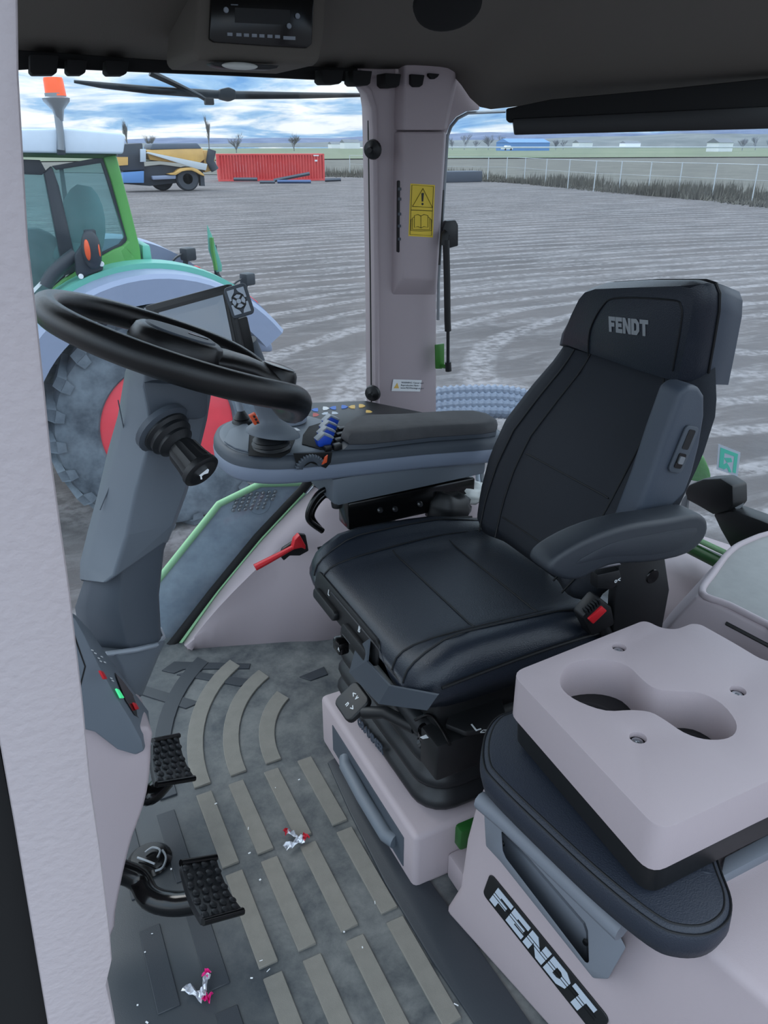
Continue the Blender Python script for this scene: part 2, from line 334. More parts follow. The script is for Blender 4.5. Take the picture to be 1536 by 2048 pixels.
# panes
w1 = struct(prism('window_1', Y([(-160, 90), (746, 90), (748, 830), (612, 990), (345, 1292), (-160, 1292)], 1.86), (0, .004, 0), 'pane', smooth=0), 'large right side window pane')
RO = V(1.07, 1.83, 0); RD = V(.9, -.55, 0).normalized(); RN = V(RD.y, -RD.x, 0)     # rear window plane, RN points inwards
def RP(u, v, off=0): return pp(u, v, RO+RN*off, RN)
struct(prism('window_2', [RP(u, v) for u, v in ((872, 225), (1010, 215), (1800, 140), (1800, 1500), (872, 1000))], -RN*.004, 'pane_rear', smooth=0), 'rear window pane')
# roof lining
O_ = [V(-.5, 1.80, 1.41), V(-.1, 1.80, 1.41), py(35, 100, 1.79), py(290, 118, 1.79), py(480, 128, 1.79), py(650, 134, 1.79), py(760, 138, 1.79), py(850, 138, 1.785), py(905, 150, 1.78)]
O_ += [RP(960, 214, .02), RP(1040, 212, .02), RP(1200, 199, .02), RP(1400, 181, .02), RP(1560, 167, .02), RP(1800, 148, .02)]
def inward(p, d, z, k):
    c = V(.75, .45, 0); q = V(p.x, p.y, 0); w = (c-q).normalized(); f = sm(.6, 1.3, p.x); w = (V(0, -1, 0).lerp(w, f)).normalized()*d
    r = q+w; r.z = p.z+(z-p.z)*k; return r
rws = [O_, [inward(p, .08, 1.44, .6) for p in O_], [inward(p, .25, 1.49, .8) for p in O_], [inward(p, .6, 1.56, 1) for p in O_], [V(p.x*.9, .12, 1.62) for p in O_]]
ceil = struct(sheet('ceiling', [cr(r, 3) for r in rws], 'headliner', solid=.03), 'dark shaded roof lining of the cab')
# foreground door post
post = struct(prism('trim_5', Y([(-140, -160), (30, -160), (36, 0), (38, 150), (57, 480), (75, 640), (92, 800), (105, 930), (123, 1060), (140, 1180), (153, 1290), (166, 1400), (181, 1560), (201, 1700), (221, 1870), (225, 1925), (214, 1972), (231, 2048), (252, 2250), (125, 2250), (95, 2048), (30, 1660), (-4, 1470), (-60, 1000), (-140, 600)], .40), (0, .05, 0), 'pink_post', bevel=.003), 'pale textured post of the door frame in the foreground')
struct(prism('trim_6', Y([(-220, 900), (-70, 900), (-12, 1440), (30, 1660), (95, 2048), (125, 2250), (-220, 2250)], .415), (0, .03, 0), 'black_matte'), 'black door seal beside the foreground post')
# ------------------------------------------------------------------ outdoors: yard, land, sky line
def ground_mat():
    m = bpy.data.materials.new('yard_dirt'); m.use_nodes = True; nt = m.node_tree; N = nt.nodes; L = nt.links; b = N['Principled BSDF']; b.inputs['Roughness'].default_value = .95
    tc = N.new('ShaderNodeTexCoord')
    def noise(scale, detail, mp=None, rough=.6, dist=0):
        n = N.new('ShaderNodeTexNoise'); n.inputs['Scale'].default_value = scale; n.inputs['Detail'].default_value = detail; n.inputs['Roughness'].default_value = rough; n.inputs['Distortion'].default_value = dist
        if mp:
            q = N.new('ShaderNodeMapping'); q.inputs['Scale'].default_value = mp[0]; q.inputs['Rotation'].default_value = (0, 0, mp[1]); L.new(tc.outputs['Object'], q.inputs[0]); L.new(q.outputs[0], n.inputs['Vector'])
        else: L.new(tc.outputs['Object'], n.inputs['Vector'])
        return n.outputs[0]
    def ramp(f, a, b_, c0, c1):
        r = N.new('ShaderNodeValToRGB'); r.color_ramp.elements[0].position = a; r.color_ramp.elements[1].position = b_; r.color_ramp.elements[0].color = (*c0, 1); r.color_ramp.elements[1].color = (*c1, 1); L.new(f, r.inputs[0]); return r.outputs[0]
    def mix(f, a, b_, mode='MIX'):
        x = N.new('ShaderNodeMixRGB'); x.blend_type = mode
        for i, v in enumerate((f, a, b_)):
            if isinstance(v, (int, float)): x.inputs[i].default_value = v
            elif isinstance(v, tuple): x.inputs[i].default_value = (*v, 1)
            else: L.new(v, x.inputs[i])
        return x.outputs[0]
    base = ramp(noise(.35, 10), .3, .7, s2l((74, 69, 69)), s2l((98, 91, 90)))
    dry = ramp(noise(.75, 10, ((.35, 1.9, 1), .25), .72, .8), .47, .64, (0, 0, 0), (1, 1, 1))          # pale dry drag marks
    w = N.new('ShaderNodeTexWave'); w.wave_type = 'RINGS'; w.rings_direction = 'Z'; w.inputs['Scale'].default_value = .22; w.inputs['Distortion'].default_value = 5; w.inputs['Detail'].default_value = 4; w.inputs['Detail Scale'].default_value = .5
    q = N.new('ShaderNodeMapping'); q.inputs['Location'].default_value = (-9, -14, 0); q.inputs['Scale'].default_value = (.7, 1.6, 1); L.new(tc.outputs['Object'], q.inputs[0]); L.new(q.outputs[0], w.inputs[0])
    tr = ramp(w.outputs[1], .72, .9, (0, 0, 0), (1, 1, 1))                                             # wheel tracks
    f1 = mix(1.0, dry, ramp(noise(6, 6), .35, .7, (.15,)*3, (1,)*3), 'MULTIPLY')
    c1 = mix(mix(1.0, f1, (.72,)*3, 'MULTIPLY'), base, s2l((158, 153, 154)))
    c2 = mix(mix(1.0, mix(1.0, tr, ramp(noise(9, 5), .4, .6, (.1,)*3, (1,)*3), 'MULTIPLY'), (.6,)*3, 'MULTIPLY'), c1, s2l((158, 153, 154)))
    straw = ramp(noise(60, 3, None, .5), .66, .72, (0, 0, 0), (1, 1, 1))
    c3 = mix(mix(1.0, straw, (.35,)*3, 'MULTIPLY'), c2, s2l((165, 160, 156)))
    L.new(c3, b.inputs['Base Color'])
    bp = N.new('ShaderNodeBump'); bp.inputs['Strength'].default_value = .6; bp.inputs['Distance'].default_value = .05; L.new(noise(5, 8), bp.inputs['Height']); L.new(bp.outputs[0], b.inputs['Normal'])
    MATS['yard'] = m
ground_mat()
mat('field', (98, 112, 84), .95, rgb2=(122, 126, 104), vscale=.02); mat('scrub', (88, 85, 78), .95, rgb2=(108, 105, 96), vscale=.3)
mat('hill', (78, 92, 122), .95, rgb2=(116, 126, 150), vscale=.004); mat('hill_near', (92, 98, 100), .95, rgb2=(124, 128, 128), vscale=.01)  # hill: pale blue puts the distance haze into the colour
mat('dry_grass', (112, 108, 98), .95, rgb2=(86, 83, 77), vscale=1); mat('post_metal', (196, 202, 206), .5)
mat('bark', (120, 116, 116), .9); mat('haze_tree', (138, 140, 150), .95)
FE = [pz(560, 352, GZ), pz(900, 357, GZ), pz(1100, 369, GZ), pz(1300, 388, GZ), pz(1503, 404, GZ), pz(1700, 425, GZ)]
struct(mesh('ground', [V(-400, -300, GZ), V(600, -300, GZ), V(600, 500, GZ), V(-400, 500, GZ)], [(0, 1, 2, 3)], 'yard', smooth=0), 'bare dirt yard crossed by pale tyre tracks')
struct(sheet('terrain', [[p+V(0, 0, .05) for p in [FE[0]+(FE[0]-FE[1])*4]+FE], [V(-200, 160, GZ+.1), V(60, 170, GZ+.1), V(120, 160, GZ+.1), V(170, 150, GZ+.1), V(240, 140, GZ+.1), V(330, 130, GZ+.1), V(430, 110, GZ+.1)]], 'scrub'), 'scrubby land beyond the fence')
struct(mesh('field', [V(-300, 165, GZ+.2), V(90, 175, GZ+.2), V(460, 105, GZ+.2), V(900, 300, GZ+.4), V(600, 700, GZ+.4), V(-400, 800, GZ+.4)], [(0, 1, 2, 3, 4, 5)], 'field', smooth=0), 'green field beyond the yard')
def ridge(name, dist, hgt, seed, m, a0=-25, a1=80, label=None):
    rnd = random.Random(seed); top = []; n = 70; ph = [rnd.uniform(0, 6) for _ in range(5)]
    A = [a0+(a1-a0)*i/n for i in range(n+1)]
    rows = []
    for k, (dd, hh) in enumerate(((1, 0), (1.05, .45), (1.14, .8), (1.3, 1.0), (1.6, .0))):
        rows.append([V(math.sin(math.radians(a))*dist*dd, math.cos(math.radians(a))*dist*dd, GZ+hh*hgt(a)*(1+.12*math.sin(a*.31+ph[0]+k)+.08*math.sin(a*.9+ph[1]+k*2))-1) for a in A])
    return struct(sheet(name, rows, m), label)
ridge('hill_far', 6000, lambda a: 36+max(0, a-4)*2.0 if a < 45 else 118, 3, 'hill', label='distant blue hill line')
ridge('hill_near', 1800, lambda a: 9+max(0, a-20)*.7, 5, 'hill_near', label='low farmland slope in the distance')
# pale road line
struct(sheet('road', [[pz(880, 309, GZ)+V(0, 0, 2.0), pz(1200, 308.5, GZ)+V(0, 0, 2.0), pz(1600, 308, GZ)+V(0, 0, 2.0)], [pz(880, 309, GZ)+V(0, 0, 2.5), pz(1200, 308.5, GZ)+V(0, 0, 2.5), pz(1600, 308, GZ)+V(0, 0, 2.5)]], 'post_metal', solid=.3), 'pale roadside rail across the fields')
# fence
fr_ = root('wire_fence', FE[3], 'wire fence with pale metal posts along the yard edge behind the seat', 'fence')
pp_ = [tube('post', [V(0, 0, -.1), V(0, 0, 2.0)], .035, 'post_metal', None, n=6)]
tops = []
for i, (u, v0, v1) in enumerate(((700, 290, 352), (822, 330, 358), (975, 325, 362), (1012, 326, 362), (1048, 327, 366), (1090, 328, 372), (1135, 329, 377), (1187, 330, 383), (1237, 331, 386), (1295, 331, 390), (1355, 331, 394), (1423, 332, 399), (1503, 333, 405), (1600, 334, 414))):
    b = pz(u, v1, GZ); M_ = T4(b)
    if i == 0: pp_[0].matrix_basis = M_; attach(pp_[0], fr_)
    else: dup(pp_[0], M_, fr_)
    tops.append(b)
for h in (2.0, 1.2): tube('wire', [t+V(0, 0, h-.03) for t in tops], .016 if h > 1.9 else .008, 'post_metal', fr_, n=5)
# dry weeds along the fence: uncountable
bm = bmesh.new(); rw = random.Random(11); path = [FE[0]]+FE[1:]
for i in range(15000):
    t = rw.random()**1.0*(len(FE)-1); k = min(int(t), len(FE)-2); c = FE[k].lerp(FE[k+1], t-k)+V(rw.uniform(-1.5, 2.5), rw.uniform(-1, 4), 0)
    if math.sin(c.x*1.7+c.y*.6) < -.6 and rw.random() < .6: continue
    h = rw.uniform(.2, .95)*(.6+.5*math.sin(c.x*.5+c.y*.33))+.1; w_ = rw.uniform(.02, .07); a = rw.uniform(0, 3.14); d = V(math.cos(a), math.sin(a), 0)*w_; l = V(rw.uniform(-.2, .2), rw.uniform(-.2, .2), h)
    bm.faces.new([bm.verts.new(c-d), bm.verts.new(c+d), bm.verts.new(c+l)])
o = finish('dry_weeds', bm_mesh(bm, 'dry_weeds'), 'dry_grass', None, 0); tag(o, 'dry grey weeds growing along the wire fence', 'weeds', kind='stuff')
# bare trees
def tree(name, loc, h, spread, label, seed, m='bark', n0=5, depth=3, group=None, tilt=.35):
    rnd = random.Random(seed); bm = bmesh.new(); segs = []
    def grow(p, d, l, r, k):
        q = p+d*l; segs.append((p, q, r, r*.6))
        if k == 0: return
        for _ in range(rnd.randint(3, n0+1)):
            e = (d*1.0+V(rnd.uniform(-1, 1)*spread, rnd.uniform(-1, 1)*spread, rnd.uniform(0, tilt))).normalized(); grow(p.lerp(q, rnd.uniform(.3, 1)), e, l*rnd.uniform(.6, .95), r*.6, k-1)
    grow(Vector(loc), V(0, 0, 1), h*.30, h*.026, depth)
    for p, q, r0, r1 in segs:
        x, y, a = basis(q-p); rr = []
        for c, r in ((p, r0), (q, r1)): rr.append([bm.verts.new(c+x*(r*math.cos(t))+y*(r*math.sin(t))) for t in (0, 2.1, 4.2)])
        for j in range(3): bm.faces.new([rr[0][j], rr[0][(j+1) % 3], rr[1][(j+1) % 3], rr[1][j]])
    return tag(finish(name, bm_mesh(bm, name), m, None, 0), label, 'tree', group)
def far(u, d, z=GZ): r = ray(u, 290); r.z = 0; r = r.normalized()*d; return V(r.x, r.y, z)
tree('bare_poplar', far(418, 330), 13, .24, 'tall narrow bare poplar above the end of the spreader truck', 21, tilt=1.2, depth=4)
tree('bare_poplar', far(255, 330), 12, .24, 'narrow bare poplar just right of the neighbouring cab roof', 22, tilt=1.2, depth=4)
tree('bare_tree', far(300, 420), 9, .6, 'small bare tree behind the spreader truck hopper', 23, depth=4)
tree('bare_tree', far(472, 330), 8.5, .75, 'round bare tree behind the left half of the red container', 24, depth=4)
tree('bare_tree', far(588, 420), 10, .95, 'wide low bare tree behind the right half of the red container', 25, depth=4)
ORD = ['first', 'second', 'third', 'fourth', 'fifth', 'sixth', 'seventh']
for i, u in enumerate((905, 929, 953, 977, 1001, 1025, 1052)):
    tree('hazy_tree', far(u, 520), 9.5+2*math.sin(i*2.3), .8, ORD[i]+' pale hazy bare tree counted from the pillar through the rear window', 31+i, 'haze_tree', depth=4, group='tree clump beyond the road')
for i, u in enumerate((1112, 1127)): tree('hazy_tree', far(u, 520+30*i), 8, .6, ['left', 'right'][i]+' one of two hazy bare trees standing below the roller blind', 41+i, 'haze_tree', depth=4)
for i, u in enumerate((1486, 1512, 1540)): tree('hazy_tree', far(u, 500+40*i), 9, .7, ['leftmost', 'middle', 'rightmost'][i]+' of three hazy bare trees at the right picture edge', 45+i, 'haze_tree', depth=4, group='tree clump at the right edge')
mat('shed_blue', (96, 140, 196), .6); mat('house_white', (228, 230, 232), .6); mat('roof_grey', (120, 124, 130), .7)
def house(u, d, w, dep, h, wm, label, name='farm_house', z=GZ):
    c = far(u, d, z); r = root(name, c, label, 'building'); box('wall', c+V(0, 0, h/2), (w, dep, h), wm, r, bevel=0)
    prism('roof', [c+V(-w/2-.3, -dep/2-.3, h), c+V(-w/2-.3, dep/2+.3, h), c+V(-w/2-.3, 0, h*1.45)], (w+.6, 0, 0), 'roof_grey' if wm == 'house_white' else wm, r)
house(1046, 460, 26, 12, 4.2, 'shed_blue', 'long low blue shed at the end of the tree clump', 'farm_shed')
house(700, 700, 14, 9, 5, 'house_white', 'small white house far off just left of the pillar')
house(672, 760, 12, 8, 4, 'house_white', 'tiny white house right of the container roof far away')
house(1440, 420, 9, 7, 4, 'house_white', 'small white house on the slope at the far right')
house(1165, 800, 16, 9, 5, 'house_white', 'small white building on the hillside below the blind centre')
house(1260, 1000, 22, 10, 5, 'house_white', 'far white building on the hillside right of the headrest')
c = far(1017, 330); cr_ = root('parked_car', c+V(0, 0, 1.2), 'tiny white car on the road past the blind end', 'car')
prism('body', [c+V(a, 0, 1.2+b) for a, b in ((-2.2, .3), (-2.2, .9), (-1.2, 1.0), (-.6, 1.6), (1.0, 1.6), (1.6, 1.0), (2.2, .9), (2.2, .3))], (0, 1.8, 0), 'house_white', cr_, .05)
for a in (-1.3, 1.3): lathe('wheel', [(.1, 0), (.36, 0), (.36, .25), (.1, .25)], c+V(a, -.05, 1.5), (0, 1, 0), 'black', cr_, 12)
# red shipping container
mat('container_red', (214, 62, 62), .6, rgb2=(226, 96, 92), vscale=.6); mat('faded', (216, 112, 112), .7, rgb2=(214, 72, 72), vscale=1.2)
A_, B_ = pz(437, 363, GZ), pz(650, 361, GZ); ux = (B_-A_); Lc = ux.length; ux.normalize(); uy = V(-ux.y, ux.x, 0); hC = 2.25
ct = root('shipping_container', A_, 'long red corrugated shipping container across the yard', 'container')
def CP(a, b, z): return A_+ux*a+uy*b+V(0, 0, z)
prf = []; k = 0; x = .15; n = 36; pw = (Lc-.3)/n
for i in range(n): prf += [(x, .0), (x+pw*.35, .0), (x+pw*.5, .14), (x+pw*.85, .14)]; x += pw
sheet('side_wall', [[CP(a, b, .15) for a, b in prf], [CP(a, b, hC-.12) for a, b in prf]], 'container_red', ct, smooth=0)
box('roof', CP(Lc/2, 1.22, hC-.06), (Lc, 2.44, .12), 'container_red', ct, Matrix((ux, uy, V(0, 0, 1))).transposed(), 0)
box('base_rail', CP(Lc/2, .05, .09), (Lc, .12, .16), 'container_red', ct, Matrix((ux, uy, V(0, 0, 1))).transposed(), 0)
for a in (.08, Lc-.08): box('corner_post', CP(a, .08, hC/2), (.16, .2, hC), 'container_red', ct, Matrix((ux, uy, V(0, 0, 1))).transposed(), 0)
box('back_wall', CP(Lc/2, 1.3, hC/2), (Lc-.02, 2.2, hC-.2), 'container_red', ct, Matrix((ux, uy, V(0, 0, 1))).transposed(), 0)
cf = Fr(A_, ux, (0, 0, 1))
for i in range(22):                                                  # worn pale paint on the outer ribs
    if i not in (5, 6, 12): cf.plate('faded_patch', [(.15+pw*(i+5)+.0, .75), (.15+pw*(i+5.35), .75), (.15+pw*(i+5.35), 1.5+.12*math.sin(i*1.7)), (.15+pw*(i+5), 1.5+.12*math.sin(i*1.7))], .01, 'faded', ct, .002)
cf.plate('marking', [(Lc-1.0, 2.05), (Lc-.5, 2.05), (Lc-.5, 2.15), (Lc-1.0, 2.15)], .01, 'house_white', ct, .012)
cf.plate('marking', [(Lc-.9, 1.6), (Lc-.65, 1.6), (Lc-.65, 1.75), (Lc-.9, 1.75)], .01, 'house_white', ct, .012)
mat('scrap_dark', (70, 76, 88), .6); mat('scrap_blue', (70, 96, 140), .6)
def lumber(u0, u1, v, z0, z1, m, label, name='scrap_beam'):
    a, b = pz(u0, v, GZ), pz(u1, v, GZ); tag(tube(name, [a+V(0, 0, z0), b+V(0, 0, z1)], .14, m, n=4), label, 'beam')
lumber(468, 515, 366, .3, .3, 'scrap_dark', 'dark stack of beams at the foot of the red container'); lumber(520, 550, 367, .1, .1, 'scrap_dark', 'short dark beam lying in front of the red container')
lumber(548, 620, 366, .2, .75, 'scrap_dark', 'long dark beam leaning up to the right before the container'); lumber(555, 622, 367, .15, .15, 'scrap_blue', 'blue beam lying below the leaning one'); lumber(650, 682, 364, .15, .2, 'scrap_dark', 'small scrap beam right of the red container')
c = pz(915, 364, GZ); tag(box('tyre_stack', c+V(0, 0, .45), (4.2, 1.6, .9), 'scrap_dark', bevel=.1), 'low dark pile beside the pillar at the fence end', 'pile')
# ------------------------------------------------------------------ driver seat
YC = 1.12
plinth = root('seat_plinth', (.74, 1.08, 0), 'pinkish plastic box plinth carrying the black driver seat', 'plinth')
box('body', (.755, 1.082, .0655), (.53, .446, .135), 'pink', plinth, bevel=.012, seg=3)
box('step', (.78, .79, .03), (.44, .14, .062), 'pink', plinth, bevel=.008)
prism('recess_panel', [V(.4885, a, b) for a, b in ((1.235, .03), (1.235, .10), (.90, .095), (.90, .02))], (.002, 0, 0), 'grey_dark', plinth)
tube('grab_bar', [V(.487, 1.16, .07), V(.478, 1.14, .068), V(.476, 1.05, .062), V(.478, .95, .056), V(.487, .93, .056)], .014, 'grey', plinth, n=10)
box('green_bracket', (.60, .865, .10), (.05, .05, .05), 'green_deep', plinth, bevel=.006)
lathe('tube_end', [(.012, 0), (.02, 0), (.022, .004), (.022, .13)], px(890, 1668, .575), (.7, -.45, .35), 'black_gloss', plinth, 20)

seat = root('driver_seat', (.74, YC, .135), 'black padded driver seat with silver lettering on its headrest', 'seat')
# bellows
rings = []
for i in range(17):
    z = .135+.012*i; k = abs(math.sin(i*math.pi/4)); q = .014*(1-k); s_ = .02*(i/16)
    rings.append([V(.735+a, 1.10+b, z) for a, b in rrect(.43-2*q-s_, .455-2*q-s_, .06, 5)])
loft('bellows', rings, 'rubber', seat, smooth=60)
gf = Fr(px(716, 1448, .517), px(778, 1522, .517)-px(716, 1448, .517), (.06, 0, 1)); text('maker_lettering', 'GRAMMER', gf, .026, 'seat_shell', seat, .002, .0, .0006)
box('suspension_frame', (.75, 1.11, .35), (.40, .42, .06), 'black', seat, bevel=.01)
# cushion
def ctop(x, y):
    t = abs(y-YC)/.268; f = sm(.485, .56, x)
    z = .472-.018*sm(.55, .97, x)+.034*sm(.55, .80, t)*(1-.75*sm(.78, .95, x))*sm(.49, .60, x)
    return z
def cush_ring(x, f, wd):
    n = 26; top = []; zb = .394+.02*(1-f); pts = []
    for i in range(n+1):
        t = -1+2*i/n; y = YC+t*wd; e = max(0, (abs(t)-.86)/.14); zz = ctop(x, YC+t*.268)
        zz = zb+(zz-zb)*f; zz -= (zz-zb)*.55*(1-math.sqrt(max(0, 1-e*e))); pts.append(V(x, y, zz))
    for i in range(n+1): t = 1-2*i/n; pts.append(V(x+.02*(f > .9), YC+t*(wd-.02), zb+.038*(1-sm(.5, .85, abs(t)))*(1-sm(.55, .7, x))))
    return pts
secs = [(.494, .30, .215), (.4965, .55, .235), (.503, .78, .25), (.515, .91, .259), (.535, .98, .264), (.57, 1, .267), (.62, 1, .268), (.68, 1, .268), (.74, 1, .267), (.80, 1, .265), (.86, 1, .26), (.91, 1, .255), (.95, .97, .25), (.975, .85, .245), (.985, .5, .235)]
cushion = loft('cushion', [cush_ring(*s) for s in secs], 'leather', seat, smooth=180)
def csurf(x, y):
    for (x0, f0, _), (x1, f1, _) in zip(secs, secs[1:]):
        if x0 <= x <= x1: f = f0+(f1-f0)*(x-x0)/(x1-x0); break
    else: f = 1
    zb = .394+.02*(1-f); return zb+(ctop(x, y)-zb)*f
def ctube(pts, r=.0022): return tube('seam', [V(x-.0008, y, csurf(x, y)+.0010) for x, y in pts], r, 'seam', cushion, n=6)
for s in (-1, 1):
    xs_ = [.495, .498, .503, .509, .516, .525, .535, .55]+[.57+.03*i for i in range(14)]
    ctube([(x, YC+s*(.160+.014*sm(.495, .8, x))) for x in xs_], .0018); ctube([(x, YC+s*(.200+.010*sm(.495, .8, x))) for x in xs_], .0018)
    tube('seam', [V(x, YC+s*(.2665-.010*sm(.8, .95, x)), .455-.01*sm(.8, .95, x)+.012*math.sin((x-.5)*6)) for x in [.53+.03*i for i in range(14)]], .003, 'seam', cushion, n=6)
ctube([(.66, YC-.16+.016*i) for i in range(21)], .0016); ctube([(.80, YC-.16+.016*i) for i in range(21)], .0016)
# front control strip
fp = Fr(V(.495, 1.31, .424), (0, -1, 0), (.18, 0, 1)); panel = fp.plate('front_panel', rrect(.30, .055, .02, 4, .15, .003), .006, 'black', seat, -.002, .002)
for k in (0, 1):
    b_ = fp.plate('lever_flap', rrect(.11, .022, .008, 3, .075+.145*k, -.012), .012, 'black', seat, .003, .003)
    text('symbol', 'LB'[k], fp, .016, 'symbol', b_, .0006, .005+.0, .0003); b_.children[-1].location += fp.x*(.07+.145*k)+fp.y*.008+fp.z*.0
# backrest
def bx_(z): return [.885, .905, .945, .985, 1.035, 1.085, 1.10][0] if z < 0 else lerpl([.878, .912, .948, .985, 1.035, 1.082, 1.10], z)
def brest(h, dz=0):
    z = .47+.43*h; x0 = bx_(h); w = lerpl([.19, .232, .258, .262, .248, .222, .185], h); n = 24; pts = []
    for i in range(n+1):
        t = -1+2*i/n; y = YC+t*w; xx = x0-.016*sm(.45, .75, abs(t))+.035*max(0, (abs(t)-.78)/.22)**2
        pts.append(V(xx, y, z+.02*(xx-x0)))
    for i in range(n+1): t = 1-2*i/n; pts.append(V(x0+.024+.03*(1-t*t), YC+t*(w-.006), z))
    return pts
back = loft('backrest', [[p+V(.02, 0, .0) for p in brest(0)]]+[brest(i/16) for i in range(1, 17)], 'fabric', seat, smooth=180)
def bt(h, t): z = .47+.43*h; w = lerpl([.19, .232, .258, .262, .248, .222, .185], h); x0 = bx_(h); return V(x0-.016*sm(.45, .75, abs(t))+.035*max(0, (abs(t)-.78)/.22)**2-.001, YC+t*w, z)
for s in (-1, 1):
    tube('seam', [bt(.02+.06*i, s*(.52+.02*math.sin(i*.3))) for i in range(17)], .002, 'seam', back, n=6)
    tube('seam', [bt(.02+.06*i, s*(.74-.06*(i/16))) for i in range(17)], .002, 'seam', back, n=6)
tube('seam', [bt(.42, -.5+.05*i) for i in range(21)], .0015, 'seam', back, n=6); tube('seam', [bt(.12, -.5+.05*i) for i in range(21)], .0015, 'seam', back, n=6)
# grey side shell with lumbar switch
SY = .862
shell = prism('side_shell', Y([(1362, 782), (1380, 770), (1400, 772), (1412, 792), (1412, 830), (1402, 890), (1388, 945), (1372, 990), (1340, 1020), (1290, 1062), (1255, 1075), (1300, 960), (1330, 870)], SY), (0, .05, 0), 'seat_shell', seat, .012, 3)
SF = Fr(py(1364, 898, SY-.001), py(1390, 850, SY)-py(1345, 945, SY), (0, 0, 1)); ln = (py(1384, 852, SY)-py(1346, 944, SY)).length
dirS = (py(1384, 852, SY)-py(1346, 944, SY)).normalized(); SF = Fr(py(1365, 898, SY-.001), dirS, V(-dirS.z, 0, dirS.x)); sgn = -1 if SF.z.y > 0 else 1
bz = SF.plate('switch_bezel', rrect(ln, .034, .008, 3), .004*sgn, 'grey_dark', shell, 0, .001)
SF.plate('switch_well', rrect(ln*.42, .016, .003, 2, ln*.22, 0), .003*sgn, 'black', bz, .002*sgn); SF.plate('switch_well', rrect(ln*.32, .018, .003, 2, -ln*.24, 0), .003*sgn, 'black_gloss', bz, .0025*sgn)
SF.plate('rocker', rrect(ln*.16, .012, .002, 2, -ln*.22, 0), .004*sgn, 'metal_dull', bz, .004*sgn)
# headrest
def hy(u): return 1.32-(u-1120)/300*.41
hf = [(1121, 692), (1126, 668), (1148, 628), (1172, 590), (1188, 574), (1215, 565), (1300, 560), (1395, 560), (1414, 566), (1421, 585), (1420, 620), (1409, 690), (1396, 766), (1372, 762), (1300, 738), (1210, 712)]
F0 = [py(u, v, hy(u)) for u, v in hf]; cH = sum(F0, V(0, 0, 0))/len(F0)
def hoff(sc, d): return [cH+(p-cH)*sc+d for p in F0]
H0 = hoff(.90, V(-.012, 0, .002)); hc = sum(H0, V(0, 0, 0))/len(H0); hn = V(0, 0, 0)
for i in range(len(H0)): hn += (H0[i-1]-hc).cross(H0[i]-hc)
hn.normalize(); hn = hn if hn.x < 0 else -hn; hmax = max((p-hc).dot(hn) for p in H0)
def HS(u, v, c=.001): return pp(u, v, hc+hn*(hmax+c), hn)
hd = loft('headrest', [[p+hn*(hmax-(p-hc).dot(hn)) for p in H0], hoff(.97, V(-.008, 0, .001)), hoff(1.0, V(.002, 0, 0)), hoff(1.005, V(.022, 0, -.004))], 'leather', seat, smooth=50)
hs = loft('headrest_shell', [hoff(1.0, V(.020, 0, -.004)), hoff(1.01, V(.035, 0, -.006)), hoff(.97, V(.085, 0, -.018)), hoff(.85, V(.10, 0, -.02))], 'seat_shell', seat, smooth=50)
tube('piping', hoff(1.008, V(.020, 0, -.003)), .003, 'seam', hd, n=6, closed=True)
tube('seam', cr([HS(*q) for q in ((1176, 712), (1180, 660), (1205, 612), (1235, 596), (1340, 600), (1362, 612), (1362, 650), (1345, 742))], 5), .0016, 'seam', hd, n=6)
lo = HS(1219, 663); lf = Fr(lo, HS(1298, 673)-lo, HS(1222, 640)-lo); lz = 1 if lf.z.x < 0 else -1
fendt(lf, .030, 'logo_silver', hd, 0, .001*lz, .10, .80)
# fold-up armrest on the near side
AY = .80
arm = prism('armrest', cr(Y([(1098, 1138), (1118, 1112), (1180, 1078), (1260, 1052), (1340, 1040), (1398, 1030), (1418, 1046), (1411, 1078), (1376, 1110), (1310, 1126), (1235, 1131), (1195, 1144), (1165, 1160), (1135, 1162), (1108, 1152)], AY), 3, True), (0, .055, 0), 'armrest', seat, .009, 3)
prism('armrest_inlay', cr(Y([(1150, 1128), (1220, 1088), (1300, 1070), (1385, 1056), (1392, 1068), (1360, 1098), (1300, 1110), (1220, 1114)], AY-.001), 3, True), (0, .004, 0), 'armrest', arm, .001)
prism('arm_hinge', Y([(1240, 1120), (1330, 1110), (1340, 1180), (1325, 1260), (1225, 1300), (1230, 1200)], .845), (0, .02, 0), 'black', seat, .004)
lathe('hinge_cap', [(.0, -.003), (.013, -.003), (.015, 0), (.015, .004)], py(1304, 1152, .846), (0, 1, 0), 'black_gloss', seat, 20)
prism('lock_tab', Y([(1195, 1150), (1240, 1140), (1245, 1160), (1225, 1180), (1195, 1178)], .84), (0, .02, 0), 'black', seat, .003)
kf = Fr(py(1228, 1166, .839), (1, 0, 0), (0, 0, 1)); text('symbol', 'o<', kf, .012, 'symbol', seat, .0006, 0, .0002)
prism('chrome_lever', Y([(1185, 1136), (1240, 1126), (1243, 1130), (1188, 1141)], .835), (0, .01, 0), 'metal', seat, .001)
# belt buckle
bk = prism('belt_buckle', Y([(1165, 1235), (1200, 1195), (1225, 1215), (1232, 1250), (1185, 1275)], .845), (0, .03, 0), 'black', seat, .006)
prism('release_button', Y([(1177, 1239), (1205, 1213), (1215, 1222), (1187, 1249)], .841), (0, .02, 0), 'red', bk, .002)
for k in range(6): prism('grip_rib', Y([(1172+k*5, 1222-k*4), (1175+k*5, 1220-k*4), (1178+k*5, 1228-k*4), (1175+k*5, 1231-k*4)], .842), (0, .01, 0), 'rubber', bk)
